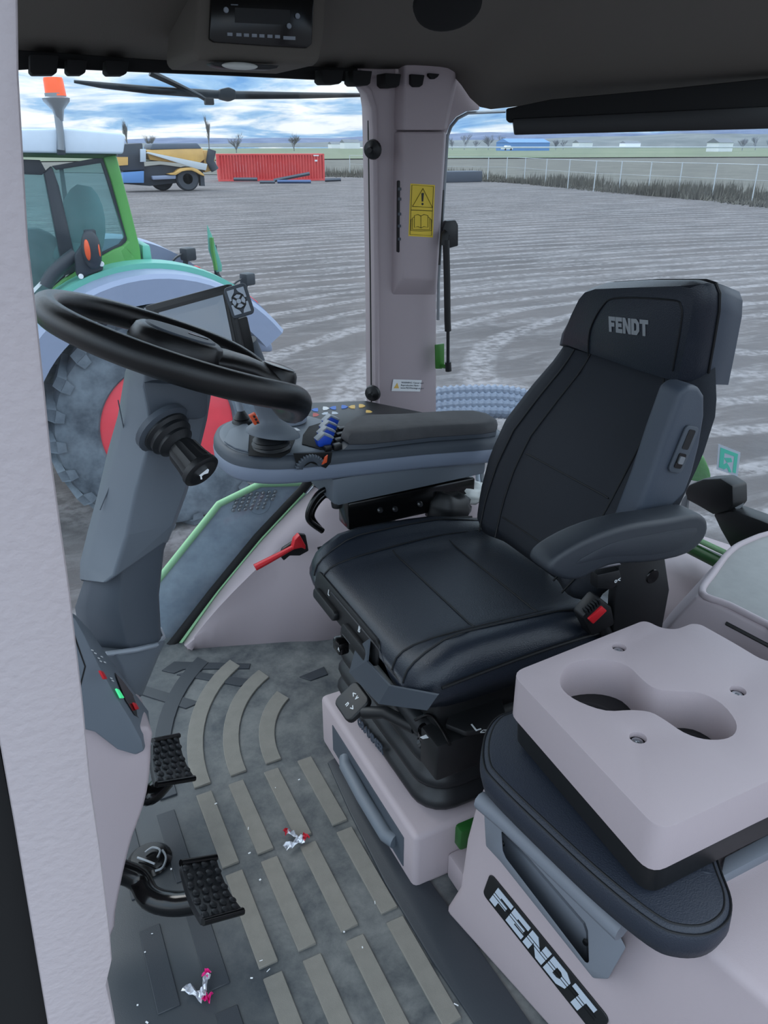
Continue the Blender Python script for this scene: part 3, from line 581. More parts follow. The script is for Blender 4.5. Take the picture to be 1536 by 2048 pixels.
# under-seat controls
X5 = .476
def Xp(l, x): return [px(u, v, x) for u, v in l]
facets = Xp([(698, 1345), (701, 1300), (727, 1281), (733, 1322), (778, 1372), (757, 1408), (842, 1402), (822, 1432)], X5)
facets[6] += V(.03, 0, 0); facets[7] += V(.03, 0, 0); facets[1] += V(.01, 0, 0); facets[2] += V(.01, 0, 0)
mesh('cover_plate', facets, [(0, 3, 2, 1), (0, 5, 4, 3), (5, 7, 6, 4)], 'grey_dark', seat, solid=.004, smooth=0)
cp = Fr(px(706, 1404, .478), (0, -1, 0), (.8, 0, .6)); pad = cp.plate('control_pad', rrect(.072, .062, .014, 4), .014, 'black', seat, -.008, .004, seg=3)
for a, b, ch in ((-.012, .006, '<'), (.002, .008, 'v'), (-.004, -.014, 'n'), (.012, -.012, '>')):
    f_ = Fr(cp(a, b, 0), cp.x, cp.y); text('symbol', ch, f_, .016, 'symbol', pad, .0006, .0062, .0004)
tube('pad_stem', [px(728, 1425, .485), px(770, 1425, .51), px(830, 1455, .54)], .012, 'black', seat, n=8)
kn = box('side_knob', px(682, 1290, .505), (.025, .035, .03), 'black_gloss', seat, bevel=.006); f_ = Fr(px(676, 1303, .4915), (0, -1, 0), (0, 0, 1)); text('symbol', '^', f_, .018, 'symbol', kn, .0006, 0, .0004)
box('wire_clip', px(700, 1265, .505), (.02, .04, .03), 'metal_dull', seat, bevel=.004)
fl = prism('slide_flap', [pz(u, v, .335) for u, v in ((890, 1458), (902, 1428), (950, 1400), (1000, 1395), (1012, 1440), (975, 1468), (930, 1474))], (0, 0, .012), 'black', seat, .004)
sf = Fr(pz(950, 1463, .3475), pz(975, 1455, .3475)-pz(950, 1463, .3475), (0, 1, 0)); text('symbol', 'L', sf, .026, 'symbol', fl, .0006, .0002, .0002); text('symbol', '<>', Fr(sf(.006, -.011, 0), sf.x, sf.y), .014, 'symbol', fl, .0006, .0002, .0002)
box('flap_housing', pz(905, 1490, .29), (.10, .06, .08), 'black', seat, bevel=.006)
lathe('height_knob', [(.0, .04), (.014, .04), (.016, .03), (.014, .0), (.02, -.005), (.02, -.02)], pz(855, 1480, .28), (-.3, -.3, 1), 'black_gloss', seat, 16)
prism('knob_mark', [pz(840, 1475, .325), pz(852, 1470, .325), pz(857, 1476, .325), pz(846, 1478, .325)], (0, 0, .001), 'symbol', seat)
tube('cable', cr([pz(830, 1440, .33), pz(860, 1430, .35), pz(885, 1460, .34), pz(900, 1490, .33)], 5), .003, 'black_gloss', seat, n=6)
tube('buckle_stalk', [V(.86, .86, .38), V(.88, .85, .44), py(1200, 1240, .86)], .012, 'black', seat, n=8)
box('seat_slide', (.93, 1.12, .42), (.16, .36, .06), 'black', seat, bevel=.01)
for i in range(7): box('slide_tooth', (.955-.003*i, 1.29-.03*i, .462), (.008, .018, .006), 'metal', seat, bevel=0)
box('seat_bracket', (.95, .87, .36), (.12, .03, .2), 'black', seat, bevel=.006)

# ------------------------------------------------------------------ right-hand control console
cons = root('control_console', (.70, 1.50, .55), 'grey control console with joystick and padded lid beside the seat', 'console')
def tz(x): return .02-.07*(x-.40)                                   # the console tilts slightly down to the rear
plan = [(1.02, 1.405), (.80, 1.41), (.62, 1.412), (.50, 1.412), (.43, 1.43), (.385, 1.47), (.37, 1.53), (.375, 1.60), (.405, 1.67), (.46, 1.715), (.53, 1.735), (.61, 1.725), (.66, 1.66), (.70, 1.565), (.78, 1.54), (1.02, 1.53)]
PL = [V(a, b, 0) for a, b in plan]; PL = cr(PL[:-1]+[PL[-1]], 4, True)
PC = V(.62, 1.54, 0)
def lay(z, ins=0):
    out = []
    for i, p in enumerate(PL):
        t = (PL[(i+1) % len(PL)]-PL[i-1]).normalized(); nrm = V(-t.y, t.x, 0)
        if nrm.dot(PC-p) < 0: nrm = -nrm
        q = p+nrm*ins; out.append(V(q.x, q.y, z+tz(q.x)))
    return out
loft('lower_band', [lay(.590, .016), lay(.593, .006), lay(.60, .001), lay(.625, 0), lay(.629, .004)], 'grey_blue', cons, smooth=50)
loft('body', [lay(.628, .001), lay(.640, .002), lay(.650, .007), lay(.653, .014)], 'grey_dark', cons, smooth=50)
loft('deck', [lay(.652, .015), lay(.6545, .018), lay(.656, .026)], 'grey', cons, smooth=50)
# padded lid
lidp = [(.625, 1.425), (1.0, 1.415), (1.005, 1.515), (.80, 1.53), (.685, 1.535)]
def lidr(z, s): c = V(.83, 1.475, 0); return [V(c.x+(a-c.x)*s-.012*(a < .7)*(z < .663), c.y+(b-c.y)*(s if s > .95 else s), z+tz(a)) for a, b in [(q.x, q.y) for q in cr([V(*lidp[0], 0), V(.83, 1.42, 0), V(*lidp[1], 0), V(*lidp[2], 0), V(*lidp[3], 0), V(*lidp[4], 0)], 3, True)]]
loft('lid_base', [lidr(.655, 1.0), lidr(.664, 1.0)], 'grey_dark', cons, smooth=50)
loft('lid_pad', [lidr(.6645, .985), lidr(.671, 1.01), lidr(.683, .99), lidr(.689, .95), lidr(.691, .88)], 'pad', cons, smooth=60)
# keypad wing on the window side
kp = [V(.60, 1.70, .652), V(.645, 1.80, .655), V(.83, 1.77, .644), V(1.0, 1.56, .628), V(.70, 1.545, .645)]
wing = prism('keypad_wing', kp, (0, 0, -.03), 'black', cons, .006, 2)
def KP(u, v, c=0): n_ = (kp[1]-kp[0]).cross(kp[2]-kp[0]).normalized(); n_ = n_ if n_.z > 0 else -n_; return pp(u, v, kp[0]+n_*c, n_)
def key(u, v, m, s=1, w=14, h=9):
    l = [(u-s*w, v), (u-s*w*.4, v-h*.5), (u+s*w*.4, v-h*.62), (u+s*w*.5, v), (u+s*w*.4, v+h*.62), (u-s*w*.4, v+h*.5)]
    return prism('key', [KP(a, b, .0005) for a, b in l], (0, 0, .002), m, wing)
for u, v, m, s in ((632, 821, 'key_blue', 1), (650, 818, 'white', -1), (668, 817, 'key_blue', 1), (687, 815, 'key_blue', -1), (706, 815, 'key_yellow', 1), (722, 813, 'key_yellow', -1), (652, 829, 'key_grey', 1), (668, 828, 'key_grey', -1), (736, 825, 'key_yellow', -1), (680, 839, 'key_blue', -1), (630, 831, 'key_red', -1), (612, 833, 'key_red', 1), (645, 842, 'key_red', 1)):
    k_ = key(u, v, m, s, 9, 6)
for u, v in ((612, 819), (690, 829), (655, 839)): key(u, v, 'rubber', 1, 11, 6)
# lever block
DZ = .656
def D(u, v, h=0): p = pz(u, v, DZ+h); p = pz(u, v, DZ+h+tz(p.x)); return p
prism('lever_well', [D(u, v) for u, v in ((604, 890), (606, 872), (618, 855), (640, 848), (684, 858), (672, 900), (640, 900))], (0, 0, .003), 'black_matte', cons, .0008)
lv0 = None
for k in range(4):
    u, v = 646+4.5*k-0, 894-12.5*k; a = D(u, v, .002); P = [V(-.008, 0, -.004), V(.018, 0, 0), V(.026, 0, .018), V(.004, 0, .030), V(-.014, 0, .018)]
    if lv0 is None:
        lv0 = prism('lever', [p for p in P], (0, .017, 0), 'blue', cons, .002); cap = prism('lever_cap', [V(-.0145, -.001, .018), V(.004, -.001, .031), V(.0265, -.001, .018), V(.024, -.001, .014), V(.004, -.001, .026), V(-.011, -.001, .015)], (0, .019, 0), 'grey_light', lv0, .001)
        lv0.matrix_basis = T4(a)
    else:
        l = dup(lv0, T4(a), cons); c = cap.copy(); COL.objects.link(c); c.parent = l
    b = D(676-2+3.5*k, 893-11*k, .006)
    box('detent_key', b, (.020, .016, .014), 'black', cons, bevel=.003)
    box('detent_key', b+V(-.022, 0, 0), (.016, .015, .012), 'black', cons, bevel=.003)
# throttle roller
rc = py(622, 940, 1.402)
def sect(r0, r1, a0, a1, y, n=18): return [rc+V(r*math.cos(t), y, r*math.sin(t)) for r, ts in ((r1, range(n+1)), (r0, range(n, -1, -1))) for t in [math.radians(a0+(a1-a0)*q/n) for q in ts]]
rl = prism('roller', sect(.018, .032, 12, 168, .0), (0, .010, 0), 'grey_dark', cons, .001)
for j in range(13):
    t = math.radians(20+140*j/12); box('roller_rib', rc+V(math.cos(t)*.031, .004, math.sin(t)*.031), (.005, .011, .003), 'grey', rl, Matrix.Rotation(-t, 3, 'Y'), .0006)
prism('roller_pocket', Y([(588, 908), (665, 905), (662, 925), (652, 937), (640, 932), (622, 926), (605, 936), (594, 928)], 1.408), (0, .006, 0), 'black_matte', cons, .001)
prism('roller_marker', Y([(650, 915), (656, 910), (654, 925), (644, 930)], 1.398), (0, .004, 0), 'orange', cons, .0008)
# main joystick
js = root('joystick', D(540, 895), 'dark grey joystick with an orange switch under the steering wheel', 'joystick')
jb = D(543, 897)
prism('pocket', [D(u, v, .001) for u, v in ((497, 912), (497, 870), (510, 858), (560, 872), (590, 880), (580, 905), (562, 916))], (0, 0, .002), 'black_matte', js, .0006)
rr_ = [(.040, 0), (.042, .004), (.038, .010), (.041, .013), (.036, .019), (.038, .022), (.030, .030), (.022, .036)]
lathe('boot', rr_, jb, (-.02, 0, 1), 'rubber', js, 28)
sk = [[jb+V(.006+a*1.0, b, .036+.010*(-(a/.05))*1.0+zz) for a, b in [(r*math.cos(t)*1.25, r*math.sin(t)) for t in [2*math.pi*i/24 for i in range(24)]]] for r, zz in ((.046, -.004), (.045, .002), (.038, .010), (.026, .020), (.020, .034), (.021, .06), (.024, .09), (.018, .105))]
hnd = loft('handle', [[p-V(.012*max(0, k-3)*.5, 0, 0) for p in r] for k, r in enumerate(sk)], 'grey', js, smooth=50)
prism('switch_strip', Y([(499, 832), (511, 826), (520, 846), (510, 851)], 1.415), (0, .01, 0), 'orange', hnd, .001)
for k in range(3): prism('switch_mark', Y([(506+k*3.5, 832+k*6), (510+k*3.5, 831+k*6), (512+k*3.5, 835+k*6), (508+k*3.5, 836+k*6)], 1.413), (0, .004, 0), 'black', hnd)
prism('hand_rest_lamp', [jb+V(.055, -.010, .034), jb+V(.065, -.004, .031), jb+V(.062, .010, .032), jb+V(.050, .006, .036)], (0, 0, .001), 'white', hnd)
# small cross-lever and mini stick
ms = root('mini_joystick', D(482, 850), 'small joystick with blue tip on the console front', 'joystick')
mb = D(484, 846)
lathe('boot', [(.024, 0), (.022, .006), (.018, .010), (.020, .013), (.015, .018), (.008, .03)], mb, (0, 0, 1), 'rubber', ms, 20)
tube('stem', [mb+V(0, 0, .025), mb+V(-.004, .004, .055)], .008, 'grey_light', ms, n=10); prism('tip', [mb+V(-.014, .004, .052), mb+V(.012, .004, .050), mb+V(.010, .004, .062), mb+V(-.004, .004, .078), mb+V(-.014, .004, .066)], (0, .02, 0), 'blue', ms, .003)
dm = lathe('dial_dome', [(.040, 0), (.041, .012), (.039, .016), (.036, .017), (.035, .03), (.028, .045), (.014, .052), (0, .053)], D(578, 842), (0, 0, 1), 'grey', cons, 28)
lathe('dial_ring', [(.0415, .001), (.043, .002), (.0425, .014), (.040, .0165)], D(578, 842), (0, 0, 1), 'grey_light', dm, 28)
for u, v in ((475, 884),): lathe('screw_pocket', [(0, .001), (.006, .001), (.008, .0), (.009, .002)], D(u, v), (0, 0, 1), 'black', cons, 14)
prism('front_lid', [D(u, v, .001) for u, v in ((448, 885), (460, 862), (492, 848), (500, 856), (497, 905), (470, 898))], (0, 0, .004), 'grey', cons, .0015)
# carrier under the console
car = [V(.60, 1.43, .532), V(1.0, 1.43, .545), V(1.0, 1.43, .592), V(.60, 1.43, .592)]
prism('carrier', [V(.585, 1.425, .535), V(.60, 1.425, .528), V(.985, 1.425, .533), V(.985, 1.425, .595), V(.585, 1.425, .595)], (0, .14, 0), 'grey', cons, .008)
lathe('carrier_foot', [(0, -.012), (.012, -.012), (.014, 0), (.012, .004)], V(.605, 1.45, .527), (0, 0, 1), 'black', cons, 14)
box('support_rail', (.80, 1.475, .485), (.34, .06, .07), 'black_gloss', cons, bevel=.006)
for u, v in ((790, 1018), (760, 1020), (840, 1008)): lathe('bolt', [(0, -.006), (.005, -.006), (.007, 0)], py(u, v, 1.444), (0, 1, 0), 'metal', cons, 10)
tube('support_post', [V(.74, 1.50, .0), V(.74, 1.50, .47)], .035, 'black', cons, n=12)
for i, l in enumerate(([(705, 988), (670, 976), (640, 985), (620, 1015), (618, 1040), (645, 1062)], [(700, 992), (675, 984), (650, 990), (630, 1012), (624, 1035), (640, 1058)])):
    tag(tube('wiring_loop', cr(Y(l, 1.47+.012*i), 6), .007, 'black_gloss', n=8), ('outer' if i == 0 else 'inner')+' black cable looping down from the console front', 'cable')
tag(tube('wiring_loop', cr(Y([(690, 978), (655, 992), (640, 975), (628, 968)], 1.55), 6), .006, 'black_gloss', n=8), 'short black cable coil under the console front', 'cable')

# ------------------------------------------------------------------ bag, straps and plastic between seat and console
bg = random.Random(3)
tag(blob('black_bag', py(900, 1018, 1.44), (.06, .035, .045), 'black', None, Matrix.Rotation(.3, 3, 'Y'), 18, 12, lambda d: 1+.12*math.sin(d.x*7+d.y*3)+.08*math.sin(d.z*11)), 'crumpled black cloth strap bundle behind the seat cushion', 'bag')
tag(blob('plastic_bag', py(930, 985, 1.475), (.075, .04, .028), 'clear_bag', None, Matrix.Rotation(.1, 3, 'Y'), 22, 14, lambda d: 1+.14*math.sin(d.x*9+d.y*5)+.1*math.sin(d.z*13+d.x*4)), 'crumpled translucent plastic bag under the console rear', 'bag')
for k in range(2): tag(tube('hose_line', cr(Y([(955+k*8, 935), (957+k*8, 965), (968+k*6, 995), (985, 1010)], 1.50), 5), .006, 'metal_dull' if k else 'key_grey', n=8), ['white', 'silver'][k]+' thin hose beside the backrest edge', 'hose')
# ------------------------------------------------------------------ emergency hammer
hm = root('emergency_hammer', py(560, 1105, 1.735), 'red emergency hammer clipped to the pinkish side trim', 'hammer')
hp = [py(u, v, 1.715) for u, v in ((510, 1135), (535, 1122), (565, 1106), (590, 1092))]
tube('handle', hp, [.012, .011, .009, .008], 'red', hm, n=10, flat=.7)
prism('head', Y([(585, 1100), (590, 1080), (600, 1070), (612, 1092), (612, 1100), (604, 1096)], 1.705), (0, .02, 0), 'red', hm, .003)
prism('holder', Y([(560, 1112), (566, 1098), (590, 1082), (598, 1068), (612, 1070), (618, 1102), (600, 1112), (580, 1112), (568, 1122)], 1.722), (0, .012, 0), 'black', hm, .003)
# ------------------------------------------------------------------ steering column and wheel
colm = root('steering_column', (.1, YC, 0), 'grey steering column leaning forward with an indicator stalk', 'steering column')
def csec(L, Rg, R_, yn=1.035): return [py(*L, 1.13), py((L[0]*.75+Rg[0]*.25), (L[1]*.75+Rg[1]*.25), 1.085), py(*Rg, yn), py(Rg[0]+8, Rg[1]+1, yn), py(R_[0]-6, R_[1]-1, 1.075), py(*R_, 1.10), py(*R_, 1.17), py(*Rg, 1.21)+V(0, 0, -.01), py(*L, 1.17)]
loft('upper_cover', [csec((262, 700), (290, 735), (425, 760)), csec((250, 745), (285, 775), (422, 790)), csec((236, 830), (296, 838), (414, 840)), csec((216, 900), (290, 905), (398, 905)), csec((195, 990), (268, 985), (374, 985)), csec((176, 1060), (250, 1070), (350, 1050)), csec((160, 1125), (225, 1150), (335, 1085)), csec((160, 1160), (205, 1165), (322, 1092))], 'grey', colm, smooth=45, bevel=.004)
loft('lower_cover', [csec((178, 1110), (240, 1100), (342, 1060), 1.06), csec((168, 1160), (240, 1150), (328, 1100), 1.06), csec((150, 1215), (235, 1215), (318, 1190), 1.05), csec((158, 1270), (250, 1285), (322, 1268), 1.045), csec((170, 1300), (265, 1300), (322, 1290), 1.045)], 'grey_dark', colm, smooth=60)
loft('base_collar', [csec((150, 1290), (225, 1305), (332, 1282), 1.03), csec((170, 1320), (240, 1330), (318, 1310), 1.03), csec((190, 1390), (262, 1400), (285, 1390), 1.03)], 'grey', colm, smooth=60)
tube('collar_rim', [py(212, 1308, 1.03), py(270, 1300, 1.04), py(312, 1290, 1.07), py(327, 1275, 1.12), py(320, 1258, 1.18)], .004, 'grey_light', colm, n=6)
tube('cover_joint', Y([(236, 800), (248, 860), (225, 960), (200, 1020)], 1.084), .0008, 'grey_dark', colm, n=5)
tube('cover_joint', Y([(320, 925), (300, 1060), (282, 1105)], 1.055), .0008, 'grey_dark', colm, n=5)
prism('stalk_housing', Y([(284, 762), (420, 770), (416, 838), (392, 842), (300, 838)], 1.03), (0, .06, 0), 'grey_dark', colm, .008)
sa, sb = py(340, 872, 1.02), py(405, 945, .965)
dr = (sb-sa).normalized()
stalk = lathe('stalk_boot', [(.034, -.012), (.034, 0), (.030, .004), (.031, .010), (.025, .015), (.026, .02), (.018, .026), (.014, .03)], sa-dr*.006, dr, 'rubber', colm, 28)
lathe('stalk_plate', [(.030, -.02), (.041, -.014), (.041, -.006), (.034, -.003)], sa-dr*.006, dr, 'grey_dark', stalk, 24)
Ls = (sb-sa).length
x_, y_, a_ = basis(dr); rings = []
for h, r in ((.022, .018), (.03, .022), (.05, .0235), (Ls*.8, .025), (Ls*.86, .0255)):
    rings.append([sa+a_*h+x_*(r*(1-.05*(j % 2)))*math.cos(2*math.pi*j/32)+y_*(r*(1-.05*(j % 2)))*math.sin(2*math.pi*j/32) for j in range(32)])
grip = loft('stalk_grip', rings, 'black', colm, smooth=30)
lathe('stalk_end', [(.0255, Ls*.86), (.027, Ls*.9), (.027, Ls*.98), (.023, Ls*1.02), (.020, Ls*1.02), (.019, Ls*1.01), (0, Ls*1.01)], sa, dr, 'black', grip, 28)
ef = Fr(sa+dr*(Ls*1.012), RT*1.0-dr*RT.dot(dr), UP); ez = 1 if ef.z.dot(CAM-sa) > 0 else -1
ef.plate('horn_symbol', [(-.008, .004), (-.006, .001), (.000, .0005), (.004, .003), (.008, .0025), (.009, -.002), (.005, -.0045), (.000, -.0025), (-.004, -.0025), (-.006, -.006), (-.008, -.005), (-.0055, -.001)], .0008*ez, 'white', grip)
wh = root('steering_wheel', (.23, YC, .965), 'black steering wheel seen nearly edge-on with a spinner knob', 'steering wheel')
wf = Fr((.228, YC, .985), (.353, 0, -.147), (0, 1, 0))
def dip(t):
    t = (t+math.pi) % (2*math.pi)-math.pi; return -.044*math.exp(-(t/.5)**2)
RW = .186
rim = tube('rim', [wf(RW*math.cos(t)*(1+.02*math.cos(t)), RW*math.sin(t), dip(t)) for t in [2*math.pi*i/72 for i in range(72)]], .0185, 'wheel_rim', wh, n=16, closed=True, up=tuple(wf.z), flat=1.05)
def hring(s, w, c, xo=0): return [wf(xo+a*s, b*w, c) for a, b in [(math.copysign(abs(math.cos(t))**.8, math.cos(t)), math.copysign(abs(math.sin(t))**.8, math.sin(t))) for t in [2*math.pi*i/32 for i in range(32)]]]
hub = loft('hub', [hring(.066, .060, -.035, -.005), hring(.068, .062, .0, -.005), hring(.062, .056, .018, -.004), hring(.056, .05, .022, -.004)], 'wheel_rim', wh, smooth=40)
loft('hub_cap', [hring(.050, .045, .0222, -.004), hring(.048, .043, .0245, -.004), hring(.03, .028, .0255, -.004)], 'grey_dark', hub, smooth=40)
wf.plate('hub_slot', rrect(.03, .010, .004, 3, .02, -.005), .0012, 'black_gloss', hub, .0253)
sp = []
for s, w, t, c in ((.03, .048, .016, -.002), (.07, .044, .016, .002), (.105, .040, .016, .002), (.14, .040, .018, -.004), (.17, .038, .022, -.018), (.195, .028, .014, -.034)):
    sp.append([wf(s, w*math.cos(a), c+t*math.sin(a)) for a in [2*math.pi*i/20 for i in range(20)]])
loft('spoke', sp, 'wheel_rim', wh, smooth=60)
lathe('knob_mount', [(.036, -.035), (.034, -.01), (.031, .006), (.027, .012), (.0, .013)], wf(.155, 0, .004), wf.z, 'wheel_rim', wh, 24)
lathe('knob_recess', [(.025, 0), (.022, .001), (0, .0005)], wf(.155, 0, .0175), wf.z, 'black_gloss', wh, 24)
for s in (-1, 1):
    tube('side_spoke', [wf(-.02, s*.05, -.012), wf(-.03, s*.12, -.010), wf(-.03, s*.175, -.002)], [.016, .012, .012], 'wheel_rim', wh, n=10, up=tuple(wf.z), flat=.6)
# ------------------------------------------------------------------ terminal
tm = root('terminal', py(420, 700, 1.55), 'flat screen terminal with a key pad behind the steering wheel', 'monitor')
TF = [py(289, 612, 1.66), py(455, 568, 1.54), py(482, 705, 1.50), py(330, 760, 1.62)]
tn = (TF[1]-TF[0]).cross(TF[3]-TF[0]).normalized(); tn = tn if tn.dot(CAM-TF[0]) > 0 else -tn
def tq(a, b, c): return TF[0].lerp(TF[1], a).lerp(TF[3].lerp(TF[2], a), b)+tn*c
prism('housing', [tq(0, 0, -.022), tq(1, 0, -.022), tq(1, 1, -.022), tq(0, 1, -.022)], tn*.022, 'black', tm, .003)
prism('bezel', [tq(.10, .08, 0), tq(.965, .08, 0), tq(.965, 1, 0), tq(.10, 1, 0)], tn*.0012, 'black', tm)
prism('screen', [tq(.15, .13, .0012), tq(.93, .13, .0012), tq(.93, 1, .0012), tq(.15, 1, .0012)], tn*.0008, 'screen', tm)
prism('edge_strip', [tq(-.02, .02, -.02), tq(.0, .02, -.02), tq(.0, .9, -.02), tq(-.02, .9, -.02)], tn*.018, 'metal_dull', tm)
KO = py(478, 602, 1.52); kx = (py(495, 597, 1.515)-py(461, 607, 1.525)).normalized(); ky = (py(472, 578, 1.52)-py(484, 628, 1.51)).normalized()
kfr = Fr(KO, kx, ky); kz = 1 if kfr.z.dot(CAM-KO) > 0 else -1
kb = kfr.plate('key_pad', rrect(.046, .062, .008, 3), .014*kz, 'grey_dark', tm, -.012*kz, .003)
for sx in (-1, 1):
    for sy in (-1, 1): kfr.plate('corner_key', [(sx*.017, sy*.024), (sx*.017, sy*.004), (sx*.013, sy*.004), (sx*.012, sy*.010), (sx*.004, sy*.018), (sx*.002, sy*.024)], .0015*kz, 'key_grey', kb, .003*kz)
lathe('ring', [(0, .001), (.0145, .001), (.015, 0)], kfr(0, 0, .003*kz), kfr.z*kz, 'black', kb, 24)
for t in range(4): kfr.plate('arrow_key', [(math.cos(a)*r, math.sin(a)*r) for a, r in ((t*1.5708-.45, .006), (t*1.5708-.6, .0125), (t*1.5708, .0132), (t*1.5708+.6, .0125), (t*1.5708+.45, .006))], .001*kz, 'key_grey', kb, .0042*kz)
lathe('centre_key', [(0, .002), (.0042, .002), (.005, 0)], kfr(0, 0, .0042*kz), kfr.z*kz, 'key_grey', kb, 14)
prism('bracket', Y([(470, 640), (495, 632), (508, 690), (512, 720), (490, 720), (485, 690)], 1.54), (0, .02, 0), 'black', tm, .004)
tube('arm', [py(500, 680, 1.56), py(520, 730, 1.58), py(560, 800, 1.58), V(.50, 1.66, .66)], .014, 'grey', tm, n=10)
# ------------------------------------------------------------------ dash pedestal with push buttons
dp = root('dash_pedestal', (0, .98, 0), 'pinkish pedal pedestal with a grey button panel on top', 'dashboard')
prism('lower_panel', cr(Y([(90, 1430), (190, 1455), (298, 1455), (303, 1490), (300, 1555), (288, 1615), (266, 1675), (248, 1745), (232, 1825), (222, 1875), (150, 1900), (90, 1700)], .94), 2, True), (0, .09, 0), 'pink', dp, .006, 3)
n0 = [(60, 1190), (150, 1236), (168, 1268), (200, 1335), (232, 1392), (262, 1440), (284, 1482), (288, 1502), (270, 1510), (235, 1499), (190, 1464), (60, 1430)]
n1 = [(60, 1180), (150, 1229), (180, 1260), (228, 1328), (250, 1358), (274, 1390), (297, 1420), (302, 1470), (300, 1490), (235, 1480), (190, 1450), (60, 1420)]
loft('button_panel', [Y(n0, .925), Y(n1, 1.0)], 'grey', dp, bevel=.003, smooth=30)
B1, B2, B3 = py(200, 1335, .925), py(262, 1440, .925), py(250, 1358, 1.0); bn = (B2-B1).cross(B3-B1).normalized(); bn = bn if bn.dot(CAM-B1) > 0 else -bn
def BP(l, c=.0015): return [pp(u, v, B1+bn*c, bn) for u, v in l]
prism('gloss_strip', BP([(229, 1346), (244, 1362), (268, 1394), (284, 1418), (286, 1432), (278, 1438), (268, 1430), (250, 1400)]), bn*.001, 'black_gloss', dp)
for l, m, nm in (([(196, 1342), (203, 1345), (211, 1359), (205, 1359)], 'red', 'stop_button'), ([(229, 1378), (235, 1381), (245, 1397), (239, 1397)], 'green_led', 'start_button'), ([(263, 1406), (269, 1408), (275, 1419), (270, 1420)], 'red', 'warning_button')):
    prism(nm, BP(l, .0028), bn*.003, m, dp, .0006)
for u, v in ((184, 1300), (190, 1306), (197, 1316), (203, 1313), (201, 1322), (209, 1324), (222, 1356), (225, 1361)):
    prism('mark', BP([(u-2, v-1), (u+2, v), (u+3, v+2.5), (u-1, v+1)], .0025), bn*.0004, 'symbol', dp)
prism('panel_joint', Y([(143, 1250), (172, 1333), (159, 1384), (156, 1384), (169, 1333), (140, 1252)], .9245), (0, .001, 0), 'black', dp)
# ------------------------------------------------------------------ pedals
def pedal(TL, TR, BR, BL, nx, ny, label, arm):
    P = [pz(*TL[:2], TL[2]), pz(*TR[:2], TR[2]), pz(*BR[:2], BR[2]), pz(*BL[:2], BL[2])]
    r = root('foot_pedal', (P[0]+P[2])/2-V(0, 0, .08), label, 'pedal'); n = (P[1]-P[0]).cross(P[3]-P[0]).normalized(); n = n if n.z > 0 else -n
    def q(a, b, c=0): return P[0].lerp(P[1], a).lerp(P[3].lerp(P[2], a), b)+n*c
    pad = loft('pad', [[q(a, b, c-.008*math.sin(b*math.pi)) for a, c in ((0, 0), (0, .012), (1, .012), (1, 0))] for b in [i/8 for i in range(9)]], 'rubber', r, bevel=.002, smooth=30)
    tube('lip', [q(0, 1.02, .010), q(1, 1.02, .010)], .006, 'black_gloss', pad, n=8); tube('lip', [q(0, -.02, .012), q(1, -.02, .012)], .006, 'black_gloss', pad, n=8)
    st = None; x, y, a = basis(n); sz = (P[1]-P[0]).length/nx*.36
    for i in range(nx):
        for j in range(ny):
            aa, bb = (i+.5)/nx+(.06 if j % 2 else -.06)/nx*2, (j+.5)/ny; M_ = Matrix((x, y, a)).transposed().to_4x4(); M_.translation = q(aa, bb, .011-.008*math.sin(bb*math.pi))
            if st is None: st = lathe('stud', [(sz, 0), (sz*.95, .004), (sz*.75, .0048), (0, .0045)], (0, 0, 0), (0, 0, 1), 'rubber', None, 12); st.matrix_basis = M_; attach(st, pad)
            else: dup(st, M_, pad)
    tube('arm', cr(arm, 5), .02, 'black_gloss', r, n=12)
    return r
pedal((300, 1492, .145), (352, 1481, .105), (383, 1562, .105), (307, 1575, .145), 4, 7, 'black studded brake pedal partly hidden by the pinkish pedestal', [pz(330, 1560, .10), pz(300, 1590, .10), pz(270, 1585, .12), V(-.03, 1.15, .2), V(-.03, 1.06, .3)])
pedal((357, 1740, .150), (428, 1728, .115), (480, 1830, .115), (400, 1852, .150), 4, 7, 'black studded clutch pedal on a thick curved arm', [pz(410, 1800, .11), pz(350, 1808, .095), pz(300, 1795, .10), pz(262, 1750, .12), V(-.08, 1.02, .22)])
cap = root('floor_cap', pz(300, 1720, 0), 'glossy black round cap with thin cables beside the clutch pedal arm', 'cap')
lathe('disc', [(.040, 0), (.042, .004), (.034, .012), (.0, .014)], pz(300, 1722, .0), (0, 0, 1), 'black_gloss', cap, 24)
for l in ([(290, 1705), (305, 1695), (320, 1700), (315, 1715)], [(275, 1715), (295, 1722), (310, 1728)], [(325, 1700), (332, 1715), (325, 1735), (310, 1742)]): tube('cable', cr([pz(u, v, .02) for u, v in l], 5), .0022, 'metal_dull', cap, n=6)
# ------------------------------------------------------------------ folding passenger seat with cup holders
pbase = root('passenger_seat_base', (.8, .55, 0), 'pinkish passenger seat base with a black lettered badge', 'seat base')
bo = V(.5325, .71, 0); bd = V(.17, -1, 0).normalized(); bnn = V(bd.y, -bd.x, 0)
bnn = bnn if bnn.x < 0 else -bnn
def BB(u, v, c=0): return pp(u, v, bo+bnn*c, bnn)
sd_ = [BB(913, 1790), BB(925, 1690), BB(945, 1620), BB(962, 1570), bo+bd*.02+V(0, 0, .40), bo+bd*.48+V(0, 0, .40), bo+bd*.52, bo-bd*.10]
sd_ = [bo-bd*.09, BB(915, 1775), BB(928, 1680), BB(945, 1615), BB(965, 1565), bo+bd*.0+V(0, 0, .415), bo+bd*.50+V(0, 0, .415), bo+bd*.53]
sd_[1].z = max(sd_[1].z, .06)
prism('body', sd_, V(.46, .05, 0), 'pink', pbase, .014, 3)
bf = Fr(BB(983, 1775), BB(1192, 2035)-BB(983, 1775), (0, 0, 1)); bzs = 1 if bf.z.x < 0 else -1
wB = (BB(1196, 2030)-BB(980, 1765)).length
